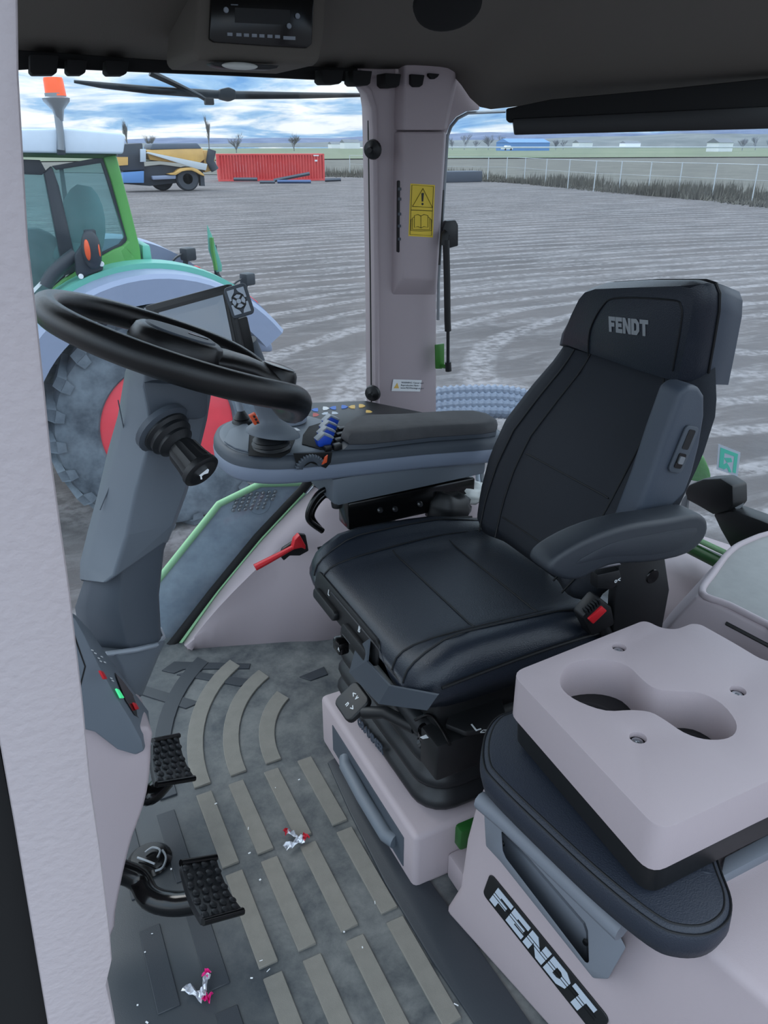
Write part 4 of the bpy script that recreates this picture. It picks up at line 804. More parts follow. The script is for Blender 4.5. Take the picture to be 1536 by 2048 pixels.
plate = bf.plate('badge', rrect(wB+.02, .062, .010, 4, wB*.5, -.001), .003*bzs, 'black', pbase, 0, .0012)
bx0 = Fr(bf(.006, -.024, 0), bf.x, bf.y); fendt(bx0, .046, 'key_grey', plate, .003*bzs, .0008*bzs, .15, (wB-.02)/.046/4.6)
for k in range(2): bf.plate('badge_line', [(.008, -.004+.008*k), (wB-.005, -.004+.008*k), (wB-.005, -.0025+.008*k), (.008, -.0025+.008*k)], .0004*bzs, 'black', plate, .0039*bzs)
# grey handle frame
def HB(l, c): return [BB(u, v, c) for u, v in l]
oo = [(968, 1622), (1010, 1640), (1060, 1690), (1238, 1868), (1252, 1895), (1216, 1958), (1186, 1956), (1000, 1722), (972, 1692)]
ii = [(1003, 1662), (1014, 1670), (1060, 1718), (1170, 1845), (1176, 1862), (1178, 1925), (1172, 1926), (1012, 1716), (1006, 1702)]
hfm = loft('handle_frame', [HB(oo, .002), HB(oo, .038), HB(ii, .040), HB(ii, .008)], 'frame_grey', pbase, caps=False, smooth=30, bevel=.002)
prism('back_plate', HB(ii, .006), bnn*.004, 'frame_grey', hfm)
tube('top_rail', [BB(962, 1600, .045), BB(1010, 1640, .045), BB(1245, 1862, .045)], .014, 'frame_grey', hfm, n=10)
for u, v in ((1005, 1686), (1172, 1884)): lathe('screw', [(0, .003), (.004, .003), (.005, 0)], BB(u, v, .012), bnn, 'black', hfm, 10)
# cushion
cz_ = .43
cu_px = [(1030, 1460), (985, 1480), (962, 1520), (960, 1575), (985, 1615), (1090, 1722), (1190, 1818), (1290, 1900), (1345, 1925), (1405, 1925), (1446, 1895), (1452, 1850), (1432, 1790), (1425, 1755), (1445, 1720), (1536, 1660)]
CPt = [pz(u, v, cz_) for u, v in cu_px]+[V(.99, .50, cz_), V(.99, .74, cz_), V(.75, .75, cz_)]
CPs = cr(CPt, 4, True); cc = sum(CPs, V(0, 0, 0))/len(CPs)
def cl(dz, ins):
    out = []
    for i, p in enumerate(CPs):
        t = (CPs[(i+1) % len(CPs)]-CPs[i-1]).normalized(); nr = V(-t.y, t.x, 0); nr = nr if nr.dot(cc-p) > 0 or i in () else nr
        out.append(p+(V(t.y, -t.x, 0) if SGN < 0 else V(-t.y, t.x, 0))*ins+V(0, 0, dz))
    return out
ar = sum(CPs[i-1].x*CPs[i].y-CPs[i].x*CPs[i-1].y for i in range(len(CPs))); SGN = 1 if ar > 0 else -1
pc = loft('passenger_cushion', [cl(0, .012), cl(.004, .004), cl(.02, 0), cl(.038, .001), cl(.046, .006), cl(.050, .014)], 'leather_soft', None, smooth=60)
tag(pc, 'black stitched leather cushion of the folded passenger seat', 'cushion')
for dz, ins in ((.044, .003), (.0485, .011)): tube('seam', cl(dz, ins), .0014, 'seam', pc, n=5, closed=True)
rg = random.Random(5)
for k in range(5):                                                   # puckers at the inner corner
    a = pz(1436-k*3, 1752-k*16, cz_+.047); d_ = (pz(1340-k*14, 1730-k*24, cz_+.049)-a)*(.45+.1*(k % 2)); tube('pucker', [a, a+d_*.5+V(0, 0, .0015), a+d_], [.001, .0035, .0008], 'leather_soft', pc, n=6)
# cup holder slab
ZT = .60
slab = root('cup_holder', (.72, .52, .48), 'pinkish folded seat back with a double cup holder and three screws', 'cup holder')
op = [pz(u, v, ZT) for u, v in ((1022, 1346), (1290, 1240), (1322, 1256), (1352, 1259), (1384, 1247), (1402, 1249), (1470, 1287), (1536, 1327))]
op += [V(1.02, .50, ZT), V(1.0, .386, ZT), pz(1536, 1562, ZT), pz(1320, 1664, ZT)]
i8 = cr([pz(u, v, ZT) for u, v in ((1120, 1358), (1134, 1330), (1170, 1319), (1215, 1319), (1256, 1332), (1286, 1360), (1312, 1377), (1352, 1382), (1402, 1386), (1444, 1408), (1471, 1442), (1470, 1466), (1448, 1478), (1408, 1478), (1368, 1465), (1330, 1440), (1300, 1424), (1262, 1420), (1212, 1421), (1160, 1404), (1128, 1382))], 3, True)
scr = [pz(u, v, ZT) for u, v in ((1238, 1294), (1476, 1381), (1276, 1475))]
def holed(name, outer, holes, z0, z1, m, parent, bevel):
    bm = bmesh.new(); loops = []
    for l in [outer]+holes:
        vv = [bm.verts.new((p.x, p.y, z1)) for p in l]; loops.append(vv)
        for i in range(len(vv)): bm.edges.new((vv[i-1], vv[i]))
    bmesh.ops.triangle_fill(bm, use_beauty=True, use_dissolve=False, edges=bm.edges[:])
    for k, vv in enumerate(loops):
        lo_ = [bm.verts.new((v.co.x, v.co.y, z0 if k < 2 else z1-.008)) for v in vv]
        for i in range(len(vv)): bm.faces.new((vv[i-1], vv[i], lo_[i], lo_[i-1]))
    bmesh.ops.recalc_face_normals(bm, faces=bm.faces[:])
    rim = [e for e in bm.edges if len(e.link_faces) == 2 and e.calc_face_angle(0) > 1.0 and abs(e.verts[0].co.z-z1) < 1e-5 and abs(e.verts[1].co.z-z1) < 1e-5]
    bmesh.ops.bevel(bm, geom=rim, offset=bevel, segments=3, profile=.5, affect='EDGES', clamp_overlap=True)
    return finish(name, bm_mesh(bm, name), m, parent, 40)
circ = lambda c, r: [c+V(r*math.cos(2*math.pi*i/16), r*math.sin(2*math.pi*i/16), 0) for i in range(16)]
opr = []
for i, p in enumerate(op):
    opr.append(p)
# round the two sharp corners near the viewer
opf = fillet(op, .022)
holed('slab_top', opf, [i8]+[circ(c, .0105) for c in scr], .535, ZT, 'pink', slab, .006)
for c in scr: lathe('screw', [(.0105, -.002), (.0085, -.001), (.007, .003), (.003, .003), (.0025, .001), (0, .001)], c+V(0, 0, -.009), (0, 0, 1), 'metal', slab, 16)
for u, v in ((1190, 1378), (1402, 1440)): lathe('cup_mat', [(.045, 0), (.045, .004), (.038, .005), (.036, .004), (0, .004)], pz(u, v, ZT)+V(0, 0, -.062), (0, 0, 1), 'rubber', slab, 28)
prism('well_floor', [p+V(0, 0, -.0635) for p in i8], (0, 0, .002), 'black', slab)
co = sum(op, V(0, 0, 0))/len(op)
loft('underside', [[co+(p-co)*.93+V(0, 0, -.118) for p in opf], [co+(p-co)*.965+V(0, 0, -.11) for p in opf], [co+(p-co)*.975+V(0, 0, -.066) for p in opf]], 'black', slab, smooth=40)
# side of the base right of the cushion
prism('slide_rail', [pz(1430, 1790, .40), pz(1600, 1700, .40), pz(1600, 1660, .40), pz(1440, 1745, .40)], (0, 0, .03), 'frame_grey', pbase, .004)
# ------------------------------------------------------------------ rear console tray, latch bracket
tr_ = root('rear_side_tray', (1.25, .80, .0), 'pinkish rear side console with a grey lined tray', 'console')
t0 = [(1392, 1192), (1418, 1148), (1450, 1106), (1488, 1082), (1560, 1062)]
tt = [pz(u, v, .5) for u, v in t0]+[V(1.55, .86, .5), V(1.45, .58, .5), pz(1600, 1290, .5), pz(1536, 1262, .5), pz(1450, 1218, .5)]
tl = [p+V(-.05, .06, -.16) if i < 4 else p+V(0, -.03 if i > 5 else .04, -.16) for i, p in enumerate(tt)]
loft('body', [[p+V(-.01, .0, -.33) for p in tl], tl, [p+V(-.008, .012 if i < 4 else -.004, -.03) for i, p in enumerate(tt)], tt], 'pink', tr_, smooth=40, bevel=.006)
tc_ = sum(tt, V(0, 0, 0))/len(tt)
tube('tray_rim', cr([tc_+(p-tc_)*.93+V(0, 0, .003) for p in tt], 4, True), .007, 'pink', tr_, n=8, closed=True)
prism('tray_liner', cr([tc_+(p-tc_)*.90+V(0, 0, .001) for p in tt], 4, True), (0, 0, .003), 'tray_mat', tr_, .001)
tube('side_groove', [p+V(-.004, -.012, -.022) for p in (tt[9], tt[8], tt[7])], .004, 'black', tr_, n=6)
rear = struct(sheet('wall_rear', [[V(1.02, 1.42, .02), V(1.20, 1.15, .02), V(1.25, 1.0, .02)], [V(1.04, 1.42, .26), V(1.22, 1.15, .25), V(1.28, 1.0, .24)], [V(1.16, 1.50, .31), V(1.36, 1.18, .30), V(1.45, 1.0, .29)], [V(1.28, 1.58, .36), V(1.52, 1.22, .34), V(1.62, 1.0, .33)]], 'pink', solid=.02), 'pinkish rear wall trim behind the seat')
lt = root('rear_window_latch', RP(1450, 1080, .05), 'black rear window lever bracket right of the seat back', 'latch')
xL = 1.43
prism('bracket_head', Xp([(1368, 985), (1376, 970), (1405, 958), (1440, 956), (1465, 972), (1466, 1010), (1455, 1022), (1425, 1030), (1400, 1015), (1372, 1000)], xL), (.05, .0, 0), 'black', lt, .006)
prism('bracket_arm', Xp([(1425, 1028), (1460, 1018), (1520, 1040), (1640, 1090), (1640, 1150), (1500, 1085), (1470, 1112), (1440, 1060)], xL+.01), (.05, .0, 0), 'black', lt, .006)
lathe('bolt', [(0, -.012), (.009, -.012), (.012, 0), (.012, .01)], px(1473, 1005, xL+.03), (-.3, -1, 0), 'metal_dull', lt, 14)
tube('lever_rod', Xp([(1395, 1095), (1450, 1120), (1500, 1150)], xL+.02), .008, 'black_gloss', lt, n=8)
prism('side_plate', Xp([(1363, 1000), (1375, 985), (1372, 1020), (1356, 1030)], xL), (.01, 0, 0), 'metal_dull', lt, .002)
gb = tube('rear_frame_bar', [px(1350, 1080, 1.40), px(1445, 1128, 1.40), px(1560, 1190, 1.40)], .016, 'green_deep', n=8); tag(gb, 'dark green painted frame bar behind the seat armrest', 'frame bar')
gl_ = tube('rear_frame_bar', [px(1350, 1072, 1.405)+V(0, 0, .018), px(1445, 1118, 1.405)+V(0, 0, .018), px(1560, 1180, 1.405)+V(0, 0, .018)], .007, 'green_pale', n=8); tag(gl_, 'pale green edge strip above the dark green frame bar', 'frame bar')
gm = prism('mudguard', [RP(u, v, -.35) for u, v in ((1370, 960), (1378, 925), (1392, 908), (1408, 912), (1420, 940), (1424, 958), (1410, 968))], RN*-.05, 'green', None, .01); tag(gm, 'rounded bright green bodywork seen through the rear window', 'mudguard')
# ------------------------------------------------------------------ roof items
oc = root('overhead_console', py(520, 60, 1.45)+V(0, 0, 0), 'dark overhead console panel around the radio', 'console')
prism('panel', Y([(398, -40), (392, 60), (386, 112), (400, 120), (630, 130), (642, 122), (652, 60), (656, -40)], 1.47), (0, .22, .0), 'headliner', oc, .012, 3)
rd = root('radio', py(525, 90, 1.45), 'black radio with a row of small keys in the roof', 'radio')
prism('face', Y([(424, -30), (419, 78), (428, 84), (540, 92), (614, 96), (624, 88), (628, 10), (629, -30)], 1.462), (0, .01, 0), 'black_gloss', rd, .002)
for u in (460, 478, 493, 509, 524, 540, 555): prism('key', Y([(u-5, 65+.05*(u-460)), (u+5, 65.5+.05*(u-460)), (u+5, 72+.05*(u-460)), (u-5, 71.5+.05*(u-460))], 1.460), (0, .003, 0), 'grey_light', rd)
prism('key', Y([(567, 72), (591, 73), (591, 80), (567, 79)], 1.460), (0, .003, 0), 'grey_light', rd)
for u, v in ((452, 20), (595, 32), (578, 52)): lathe('round_key', [(0, -.002), (.004, -.002), (.0045, 0)], py(u, v, 1.461), (0, 1, 0), 'grey_light', rd, 14)
prism('display', Y([(470, 15), (580, 20), (580, 50), (470, 45)], 1.4612), (0, .002, 0), 'black', rd); prism('display_mark', Y([(462, 8), (476, 8.5), (476, 11), (462, 10.5)], 1.4605), (0, .001, 0), 'grey', rd)
dl = root('dome_lamp', py(490, 133, 1.47), 'small oval roof lamp in a black frame below the radio', 'lamp')
prism('frame', cr(Y([(424, 128), (435, 124), (545, 130), (556, 133), (540, 139), (450, 136)], 1.46), 2, True), (0, .03, .0), 'black', dl, .002)
blob('lens', py(480, 132, 1.458), (.032, .006, .006), 'clear_bag', dl)
spk = lathe('speaker', [(0, -.003), (.050, -.004), (.056, -.002), (.058, .006)], py(896, 12, 1.30), (.15, .5, .85), 'black_matte', None, 32, sy=1); tag(spk, 'round black loudspeaker set in the dark roof lining', 'speaker')
rl_ = root('roof_edge_rail', py(350, 145, 1.80), 'black rail with clips along the roof edge above the side window', 'rail')
prism('rail', Y([(20, 70), (40, 75), (180, 92), (290, 100), (430, 112), (560, 116), (700, 122), (860, 130), (905, 140), (890, 152), (700, 162), (450, 150), (250, 142), (100, 135), (20, 140)], 1.80), (0, .02, 0), 'black_matte', rl_, .002)
for u0, u1, v0, v1 in ((60, 118, 108, 149), (134, 175, 118, 149), (212, 258, 120, 150), (645, 688, 138, 168), (706, 745, 140, 171), (771, 803, 146, 175), (822, 850, 148, 174), (858, 880, 146, 158)):
    prism('clip', Y([(u0, v0), (u1, v0+2), (u1-4, v1-4), (u1-10, v1), (u0+6, v1), (u0, v1-6)], 1.755), (0, .05, 0), 'black_matte', rl_, .002)
bl = root('roller_blind', RP(1280, 235, .06), 'rolled-up black blind across the top of the rear window', 'blind')
prism('cassette', [RP(u, v, .05) for u, v in ((1012, 218), (1100, 200), (1300, 182), (1560, 155), (1800, 128), (1800, 225), (1560, 232), (1018, 246), (1012, 240))], RN*.03, 'black_matte', bl, .003)
prism('bottom_bar', [RP(u, v, .06) for u, v in ((1024, 238), (1800, 200), (1800, 251), (1560, 257), (1028, 270))], RN*.025, 'black', bl, .003)
# ------------------------------------------------------------------ pillar fittings
for v, lb in ((299, 'upper'), (786, 'lower')):
    tag(lathe('window_knob', [(0, -.022), (.006, -.022), (.007, -.014), (.010, -.012), (.020, -.008), (.022, 0), (.020, .004)], py(746, v, 1.785), (.75, .65, .05), 'black', None, 20), lb+' round black window catch on the pillar edge', 'knob')
st = root('warning_sticker', py(843, 470, 1.764), 'yellow sticker with warning triangle and open book on the pillar', 'sticker')
PF = lambda l, c: Y(l, 1.7645-c)
prism('backing', Y([(821, 367), (870, 370), (866, 475), (817, 472)], 1.7645), (0, .0006, 0), 'yellow', st)
def line(name, l, w, y, m, par, closed=True):
    tube(name, Y(l, y), w, m, par, n=4, closed=closed, smooth=0)
line('border', [(824, 370), (867, 373), (863, 471), (820, 469)], .0007, 1.764, 'black', st); line('divider', [(822, 420), (865, 422)], .0007, 1.764, 'black', st, False)
line('triangle', [(846, 377), (865, 415), (825, 413)], .0011, 1.7638, 'black', st)
prism('exclamation', Y([(843, 386), (848, 386), (846.5, 403), (843.5, 403)], 1.7638), (0, .0005, 0), 'black', st); prism('dot', cr(Y([(843, 408), (845, 405.5), (847.5, 408), (845, 410.5)], 1.7638), 3, True), (0, .0005, 0), 'black', st)
for l in ([(829, 431), (836, 429), (842, 432), (848, 429), (856, 431), (856, 455), (848, 453), (842, 456), (836, 453), (829, 455)], [(842, 432), (842, 456)], [(829, 434), (825, 436), (825, 459), (842, 459), (860, 459), (860, 436), (856, 434)], [(825, 438), (822, 439), (822, 461), (842, 462), (863, 461), (863, 439), (860, 438)]): line('book_line', l, .0006, 1.7638, 'black', st, len(l) > 7 and l[0] == (829, 431))
s2 = root('notice_sticker', py(811, 785, 1.797), 'small white printed notice near the foot of the pillar', 'sticker')
nf = Fr(py(783, 782, 1.7975), py(840, 783, 1.7975)-py(783, 782, 1.7975), (0, 0, 1)); nz = 1 if nf.z.y < 0 else -1
nw = (py(840, 783, 1.7975)-py(783, 782, 1.7975)).length
nf.plate('backing', [(0, 0), (nw, 0), (nw, nw*.36), (0, nw*.36)], .0006*nz, 'white', s2)
nf.plate('triangle', [(nw*.06, nw*.09), (nw*.24, nw*.09), (nw*.15, nw*.26)], .0005*nz, 'key_yellow', s2, .0007*nz)
for k, s in enumerate(('WARNING: Cancer and', 'Reproductive Harm -', 'www.P65Warnings.ca.gov')): text('print', s, Fr(nf(nw*.29, nw*(.245-.082*k), 0), nf.x, nf.y), nw*.078, 'grey_dark', s2, .0004, .0008 if nz > 0 else -.0012)
gs = root('gas_strut', RP(896, 740, .03), 'black gas strut beside the pillar with a green foot bracket', 'gas strut')
yS = 1.74
tube('cylinder', Y([(892, 480), (894, 560), (895, 640), (896, 662)], yS), .0085, 'black', gs, n=12); tube('rod', Y([(896, 660), (896, 725)], yS), .0045, 'rubber', gs, n=10); tube('foot', Y([(896, 724), (897, 742)], yS), .0085, 'black', gs, n=10)
prism('top_pad', Y([(886, 458), (892, 442), (912, 440), (917, 450), (917, 492), (898, 497), (890, 490)], yS+.02), (0, .015, 0), 'rubber', gs, .003)
tube('top_joint', Y([(888, 490), (889, 470), (893, 466)], yS+.005), .011, 'black', gs, n=10)
prism('foot_bracket', Y([(871, 690), (889, 687), (889, 728), (885, 738), (872, 738)], yS+.03), (0, .006, 0), 'green', gs, .002); tube('foot_pin', [py(884, 732, yS+.03), py(897, 734, yS)], .006, 'green', gs, n=8)
ex = root('exit_sticker', RP(1455, 940, -.002), 'square teal emergency exit sticker on the rear glass', 'sticker')
prism('backing', [RP(u, v, .003) for u, v in ((1437, 888), (1481, 905), (1475, 953), (1433, 938))], RN*.0006, 'key_grey', ex)
def EX(a, b): 
    q = [RP(1437, 888, .0038), RP(1481, 905, .0038), RP(1475, 953, .0038), RP(1433, 938, .0038)]; return q[0].lerp(q[1], a).lerp(q[3].lerp(q[2], a), b)
for l in ([(.1, .1), (.9, .1), (.9, .9), (.75, .9), (.75, .25), (.1, .25)], [(.1, .25), (.3, .25), (.3, .9), (.1, .9)], [(.3, .45), (.62, .35), (.68, .5), (.45, .6)], [(.3, .72), (.45, .6), (.6, .75), (.7, .92), (.58, .95), (.48, .8), (.34, .92), (.3, .9)]): prism('pictogram', [EX(*p) for p in l], RN*.0004, 'teal', ex)
# ------------------------------------------------------------------ outside the glass: wiper, cladding, hoses
wp = root('wiper', py(440, 190, 1.93), 'long black wiper lying across the top of the side window', 'wiper')
tube('blade', Y([(148, 163), (200, 170), (300, 180), (450, 190), (600, 191), (740, 190)], 1.93), [.003, .006, .008, .009, .007, .004], 'black', wp, n=8); tube('arm', Y([(300, 145), (350, 168), (400, 192), (422, 206)], 1.92), [.012, .010, .008, .006], 'black', wp, n=8, flat=.6)
prism('pivot', Y([(440, 178), (458, 174), (472, 180), (472, 198), (460, 203), (440, 198)], 1.91), (0, .02, 0), 'black', wp, .003); box('nozzle', py(418, 203, 1.915), (.02, .015, .014), 'black', wp, bevel=.002)
cl_ = root('side_cladding', py(450, 1150, 1.93), 'slate coloured outer cladding panel with green edge below the side window', 'panel')
prism('panel', Y([(225, 1300), (300, 1190), (440, 1015), (520, 972), (665, 968), (610, 1010), (352, 1300)], 1.92), (0, .03, 0), 'slate', cl_, .003)
tube('green_edge', Y([(222, 1295), (298, 1183), (438, 1008), (520, 968), (665, 964)], 1.92), .010, 'green_pale', cl_, n=8)
bump = None
for i in range(7):
    for j in range(5):
        u, v = 478+i*12-j*3, 990+j*7.5-i*1.2
        if u+ (v-990)*1.1 > 556: continue
        M_ = T4(py(u, v, 1.918))
        if bump is None: bump = lathe('grip_nub', [(.006, 0), (.0055, -.004), (.003, -.006), (0, -.006)], (0, 0, 0), (0, 1, 0), 'metal_dull', None, 8); bump.matrix_basis = M_; attach(bump, cl_)
        else: dup(bump, M_, cl_)
lathe('lamp_disc', [(0, -.002), (.03, -.002), (.032, 0)], py(520, 1008, 1.918), (0, 1, 0), 'slate', cl_, 20)
for k in range(4):
    pts = []; z0 = k*.036
    P = [py(u, v+14*k, 2.15-.02*k) for u, v in ((820, 800), (880, 786), (950, 782), (1020, 784), (1080, 800), (1140, 830), (1200, 930))]+[V(1.95+.05*k, 2.25, GZ)]
    pts = cr(P, 40); rr_ = []
    rings = []; T = None
    for i, p in enumerate(pts):
        t = (pts[min(i+1, len(pts)-1)]-pts[max(i-1, 0)]).normalized(); x_, y_, a_ = basis(t); ph = i*.9
        rings.append([p+x_*((.020+.0035*math.cos(2*math.pi*j/12*2+ph))*math.cos(2*math.pi*j/12))+y_*((.020+.0035*math.cos(2*math.pi*j/12*2+ph))*math.sin(2*math.pi*j/12)) for j in range(12)])
    tag(loft('hydraulic_hose', rings, 'grey_blue', None, smooth=25), ['topmost', 'second from the top', 'third from the top', 'lowest'][k]+' spiral-wrapped hose outside behind the console', 'hose', 'spiral-wrapped hoses')
# ------------------------------------------------------------------ litter
def wrapper(name, loc, m1, m2, rot, label, s=1):
    r = root(name, loc, label, 'wrapper'); rnd = random.Random(int(loc.x*1000)); R_ = Matrix.Rotation(rot, 3, 'Z')
    def strip_(o, ang, l, w, m):
        rows = []
        for i in range(7):
            t = i/6; ww = w*(.55+.9*abs(t-.5)); q = R_ @ Matrix.Rotation(ang, 3, 'Z') @ V(l*(t-.5), 0, 0)
            d = R_ @ Matrix.Rotation(ang, 3, 'Z') @ V(0, ww, 0); rows.append([loc+o+q+d*(a-.5)+V(0, 0, .006+.004*math.sin(i*2+a*5)+rnd.uniform(0, .004)) for a in (0, .25, .5, .75, 1)])
        return rows
    sheet('foil', strip_(V(0, 0, 0), 0, .05*s, .022*s, 'foil'), 'foil', r, solid=.0004, smooth=0); sheet('foil', strip_(R_ @ V(.012, .018, .004)*s, 2.0, .045*s, .016*s, 'foil'), 'foil', r, solid=.0004, smooth=0)
    sheet('printed_end', strip_(R_ @ V(.03, .002, .002)*s, .3, .018*s, .022*s, m1), m1, r, solid=.0004, smooth=0); sheet('printed_end', strip_(R_ @ V(.0, .040, .004)*s, 1.6, .014*s, .016*s, m2), m2, r, solid=.0004, smooth=0)
wrapper('sweet_wrapper', pz(588, 1692, .004), 'red_foil', 'red_foil', .1, 'silver and red sweet wrapper lying on the middle floor strips', .8)
w2 = pz(390, 1990, .004)
wrapper('sweet_wrapper', w2, 'pink_foil', 'pink_foil', -.9, 'silver and magenta sweet wrapper lying on the floor below the pedals', .8)
bm = bmesh.new(); rc_ = random.Random(9)
for i in range(34):
    c = V(rc_.uniform(-.02, .45), rc_.uniform(.55, 1.3), .004); a = rc_.uniform(0, 3.1); l = rc_.uniform(.001, .004); w_ = rc_.uniform(.0005, .0015); d = V(math.cos(a), math.sin(a), 0); e = V(-d.y, d.x, 0)
    v8 = [bm.verts.new(c+d*(l*sx)+e*(w_*sy)+V(0, 0, h)) for sx in (-1, 1) for sy in (-1, 1) for h in (0, .001)]
    for f in ((0, 1, 3, 2), (4, 6, 7, 5), (0, 4, 5, 1), (2, 3, 7, 6), (1, 5, 7, 3)): bm.faces.new([v8[q] for q in f])
tag(finish('crumbs', bm_mesh(bm, 'crumbs'), 'white', None, 0), 'scattered white crumbs on the floor mat', 'crumbs', kind='stuff')

# ------------------------------------------------------------------ neighbouring tractor
mat('roof_white', (214, 226, 240), .4); mat('fender_blue', (138, 148, 172), .45); mat('fender_teal', (104, 178, 160), .4); mat('tractor_green', (84, 148, 74), .4, var=.15, vscale=2)
mat('tyre', (66, 74, 84), .9, rgb2=(122, 132, 142), vscale=3, bump=.3, bscale=30); mat('wheel_red', (222, 66, 78), .5, var=.12, vscale=4); mat('cab_black', (44, 50, 58), .5); mat('cab_inside', (92, 120, 122), .8)
mat('beacon_orange', (250, 96, 40), .3, emit=.25); glass('cab_glass', (.62, .80, .80), .22, (170, 205, 208), 2.5, .12, .12)
YT = 6.45
WC = V(1.07, 5.98, -.79)
tr2 = root('tractor', V(1.0, 7.2, GZ), 'green tractor with white roof and red wheels parked alongside', 'tractor')
rf = prism('roof', Y([(-60, 262), (45, 257), (140, 257), (243, 265), (252, 271), (247, 308), (-60, 304)], YT-.12), (0, 1.9, 0), 'roof_white', tr2, .03, 3)
prism('roof_beam', Y([(-60, 303), (235, 308), (232, 318), (-60, 312)], YT), (0, .08, 0), 'green_deep', tr2, .01)
prism('rear_post', Y([(206, 314), (233, 309), (249, 370), (266, 436), (281, 498), (286, 545), (262, 568), (236, 500), (256, 482), (240, 425), (222, 360)], YT-.02), (0, .1, 0), 'tractor_green', tr2, .02)
prism('lower_sill', cr(Y([(286, 540), (262, 552), (215, 560), (165, 580), (120, 610), (85, 645), (70, 680), (60, 640), (100, 585), (150, 545), (205, 512), (245, 492), (262, 500)], YT-.02), 2, True), (0, .1, 0), 'tractor_green', tr2, .015)
prism('middle_post', Y([(88, 346), (104, 332), (118, 372), (152, 520), (150, 545), (128, 552)], YT), (0, .1, 0), 'cab_black', tr2, .01)
prism('window_border', Y([(104, 332), (205, 314), (258, 474), (246, 494), (200, 514), (200, 506), (238, 488), (250, 472), (202, 326), (112, 340)], YT+.005), (0, .02, 0), 'cab_black', tr2, .003)
prism('quarter_window', Y([(104, 332), (205, 316), (256, 474), (245, 492), (150, 540)], YT+.03), (0, .01, 0), 'cab_glass', tr2)
prism('door_window', Y([(-40, 322), (90, 348), (135, 545), (85, 590), (-40, 700)], YT+.03), (0, .01, 0), 'cab_glass', tr2)
prism('visor', Y([(-40, 316), (80, 320), (92, 342), (84, 350), (-40, 345)], YT+.02), (0, .02, 0), 'cab_black', tr2, .004)
for y_, m_ in ((YT+1.55, 'green_deep'),):
    prism('far_post', Y([(206, 330), (225, 328), (285, 520), (262, 520)], y_), (0, .08, 0), m_, tr2); prism('far_sill', Y([(-40, 500), (290, 500), (290, 640), (-40, 640)], y_), (0, .05, 0), m_, tr2); prism('far_post', Y([(118, 330), (126, 330), (150, 500), (140, 500)], y_), (0, .05, 0), 'cab_black', tr2)
prism('cab_floor', Y([(-60, 600), (280, 560), (280, 640), (-60, 760)], YT+.08), (0, 1.45, 0), 'cab_black', tr2)
blob('seat_back', py(165, 455, YT+.7), (.18, .26, .34), 'cab_inside', tr2, Matrix.Rotation(.2, 3, 'Y')); blob('seat_cushion', py(135, 505, YT+.6), (.28, .28, .1), 'cab_inside', tr2)
tube('inner_wheel', [py(85, 485, YT+.6)+V(.15*math.cos(t), .19*math.sin(t), -.06*math.cos(t)) for t in [2*math.pi*i/20 for i in range(20)]], .02, 'cab_black', tr2, n=6, closed=True)
blob('inner_dash', py(70, 520, YT+.6), (.25, .3, .25), 'cab_black', tr2)
# fender arcs
def arc(r0, r1, y0, y1, a0, a1, name, m, n=28, drop=0):
    rg_ = []
    for i in range(n+1):
        a = math.radians(a0+(a1-a0)*i/n); c, s_ = math.cos(a), math.sin(a)
        rg_.append([V(WC.x+r*c, y, WC.z+r*s_) for r, y in ((r0, y0), (r1-drop, y0), (r1, y0+.04), (r1, y1), (r0, y1))])
    return loft(name, rg_, m, tr2, smooth=30)
arc(1.0, 1.20, 5.86, 6.20, 36, 172, 'fender_skirt', 'fender_blue', drop=.03); arc(1.12, 1.24, 6.19, 6.44, 52, 172, 'fender_top', 'fender_teal')
arc(1.12, 1.23, 6.19, 6.5, 34, 52, 'fender_tail', 'fender_blue')
loft('far_fender', [[V(WC.x+r*math.cos(a), y, WC.z+r*math.sin(a)) for r, y in ((1.0, 7.95), (1.25, 7.95), (1.25, 8.5), (1.0, 8.5))] for a in [math.radians(30+3*i) for i in range(40)]], 'fender_blue', tr2, smooth=30)
prism('rear_box', Y([(284, 490), (300, 489), (306, 527), (286, 530)], YT), (0, .5, 0), 'fender_teal', tr2, .02)
box('rear_body', (WC.x+.1, 7.2, -.35), (1.3, 1.2, .9), 'cab_black', tr2, bevel=.05)
